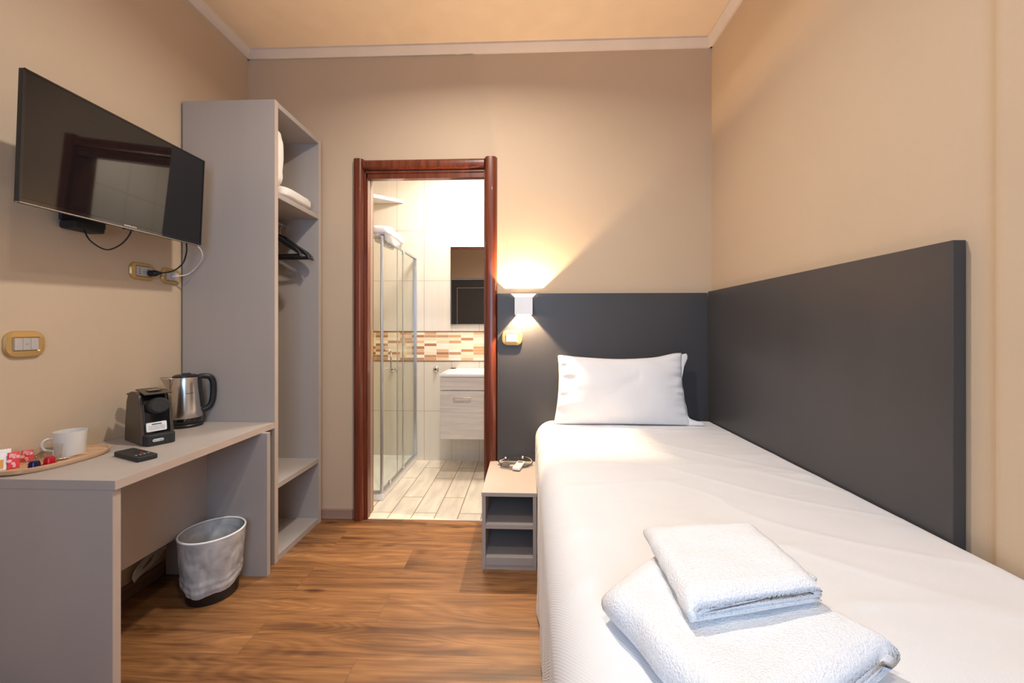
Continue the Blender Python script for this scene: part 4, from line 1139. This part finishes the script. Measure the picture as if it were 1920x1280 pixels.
# ------------------------------------------------------------------ bathroom things
def shower():
    X = -1.02; y0, y1, Z = 2.74, 3.588, 1.86
    t = thing('shower_enclosure', 'framed glass shower enclosure in the left bathroom corner', 'shower', (X, 2.8, .05))
    b = BM(); box(b, BX0, X + .012, y0 - .012, y1, .002, .050); obj('shower_tray', b, 'basin', t, bevel=.006)
    b = BM(); tube(b, [(X, y0, .05), (X, y0, Z)], .011, 14, smooth=False); obj('corner_post', b, 'greychrome', t)
    b = BM(); box(b, X - .012, X + .012, y1 - .022, y1, .05, Z); obj('wall_post', b, 'greychrome', t, bevel=.002)
    for z0, z1 in ((.05, .066), (Z - .018, Z)):
        b = BM(); box(b, X - .014, X + .014, y0, y1, z0, z1); obj('track', b, 'greychrome', t, bevel=.003)
        b = BM(); box(b, BX0, X, y0 - .014, y0 + .014, z0, z1); obj('track', b, 'greychrome', t, bevel=.003)
    b = BM(); box(b, X - .0075, X - .0035, 3.22, y1 - .02, .066, Z - .018); p = obj('fixed_pane', b, 'pane', t)
    b = BM(); box(b, X - .010, X - .001, 3.222, 3.236, .066, Z - .018); obj('pane_edge', b, 'greychrome', p)
    b = BM(); box(b, X + .0035, X + .0075, y0 + .03, 3.25, .070, Z - .022); p = obj('sliding_pane', b, 'pane', t)
    b = BM(); box(b, X + .002, X + .008, 3.055, 3.062, .070, Z - .022); obj('pane_edge', b, 'greychrome', p)
    b = BM(); tube(b, [(X + .006, 2.80, 1.055), (X + .045, 2.80, 1.055), (X + .045, 2.80, .92), (X + .006, 2.80, .92)], .006, 10, smooth=False); obj('handle', b, 'chrome', p)
    for yy in (2.86, 3.18):
        for z in (.082, Z - .034):
            b = BM(); lathe(b, [(.016, -.006), (.016, .006)], (0, 0, 0), 18)
            bmesh.ops.transform(b, matrix=Matrix.Translation((X + .013, yy, z)) @ Matrix.Rotation(R(90), 4, 'Y'), verts=b.verts); obj('roller', b, 'chrome', p)
    b = BM(); box(b, BX0, X - .01, y0 - .003, y0 + .003, .066, Z - .018); obj('side_pane', b, 'pane', t)
shower()
b = BM(); softbox(b, (0, 0, 0), (.20, .062, .040), (.4, .6), .010, 14)
for v in b.verts:
    v.co.z -= .05 * max(0, -(v.co.x + .10)) * 4 * .2
bmesh.ops.transform(b, matrix=Matrix.Translation((-1.03, 2.915, 1.905)) @ Matrix.Rotation(R(90), 4, 'Z'), verts=b.verts)
for v in b.verts:
    if v.co.z < 1.872 and abs(v.co.x + 1.02) > .02: v.co.z -= .045
    elif v.co.z < 1.866: v.co.z = 1.866
tag(obj('draped_towel', b, 'terry', angle=180), 'white towel draped over the top rail of the glass shower', 'towel')
b = BM(); prism(b, [(-1.129, 3.588), (-1.895, 2.98), (-1.895, 3.588)], 2.362, 2.392, 'Z')
tag(obj('corner_shelf', b, 'basin', bevel=.003), 'white shelf high in the bathroom corner above the shower', 'shelf')
def vanity():
    x0, x1, y0 = -.688, .0, 3.10
    t = thing('vanity_cabinet', 'wall mounted pale wood vanity with drawer under the bathroom mirror', 'vanity', (x0, 3.588, .33))
    b = BM(); box(b, x0, x1, y0 + .018, 3.588, .335, .828); obj('cabinet_body', b, 'greywood', t, bevel=.001)
    b = BM(); box(b, x0, x1, y0, y0 + .017, .722, .828); obj('front_panel', b, 'greywood', t, bevel=.002)
    b = BM(); box(b, x0, x1, y0, y0 + .017, .335, .716); dr = obj('drawer', b, 'greywood', t, bevel=.002)
    b = BM(); tube(b, [(-.575, y0, .665), (-.575, y0 - .025, .665), (-.445, y0 - .025, .665), (-.445, y0, .665)], .005, 10, smooth=False); obj('drawer_handle', b, 'chrome', dr)
    b = BM()
    box(b, x0 - .006, x1 + .006, y0 - .008, 3.588, .829, .836)
    for a in ((x0 - .006, x1 + .006, y0 - .008, y0 + .03), (x0 - .006, x1 + .006, 3.50, 3.588), (x0 - .006, x0 + .05, y0, 3.588), (x1 - .05, x1 + .006, y0, 3.588)): box(b, a[0], a[1], a[2], a[3], .836, .852)
    bs = obj('basin', b, 'basin', t, bevel=.003)
    b = BM(); tube(b, [(-.34, 3.53, .85), (-.34, 3.53, .97), (-.34, 3.50, .99), (-.34, 3.42, .98)], .012, 12); obj('tap', b, 'chrome', t)
vanity()
t = thing('bathroom_mirror', 'rectangular mirror above the vanity reflecting the dark door', 'mirror', (-.35, 3.58, 1.25))
b = BM(); box(b, -.696, .02, 3.572, 3.588, 1.249, 1.955); obj('glass', b, 'mirror', t, bevel=.001)
def knob(x, label):
    t = thing('stop_valve', label, 'valve', (x, 3.588, .84), world=False)
    b = BM(); lathe(b, [(.026, 0), (.026, .004), (.018, .008), (.012, .030), (0, .031)], seg=28)
    bmesh.ops.transform(b, matrix=Matrix.Rotation(R(90), 4, 'X'), verts=b.verts); obj('rosette', b, 'chrome', t)
    b = BM(); lathe(b, [(.007, .030), (.007, .034)], seg=20); bmesh.ops.transform(b, matrix=Matrix.Rotation(R(90), 4, 'X'), verts=b.verts); obj('cap', b, 'black', t)
knob(-.833, 'chrome stop valve on the tiles between shower and vanity')
knob(-1.233, 'chrome stop valve seen through the shower glass')
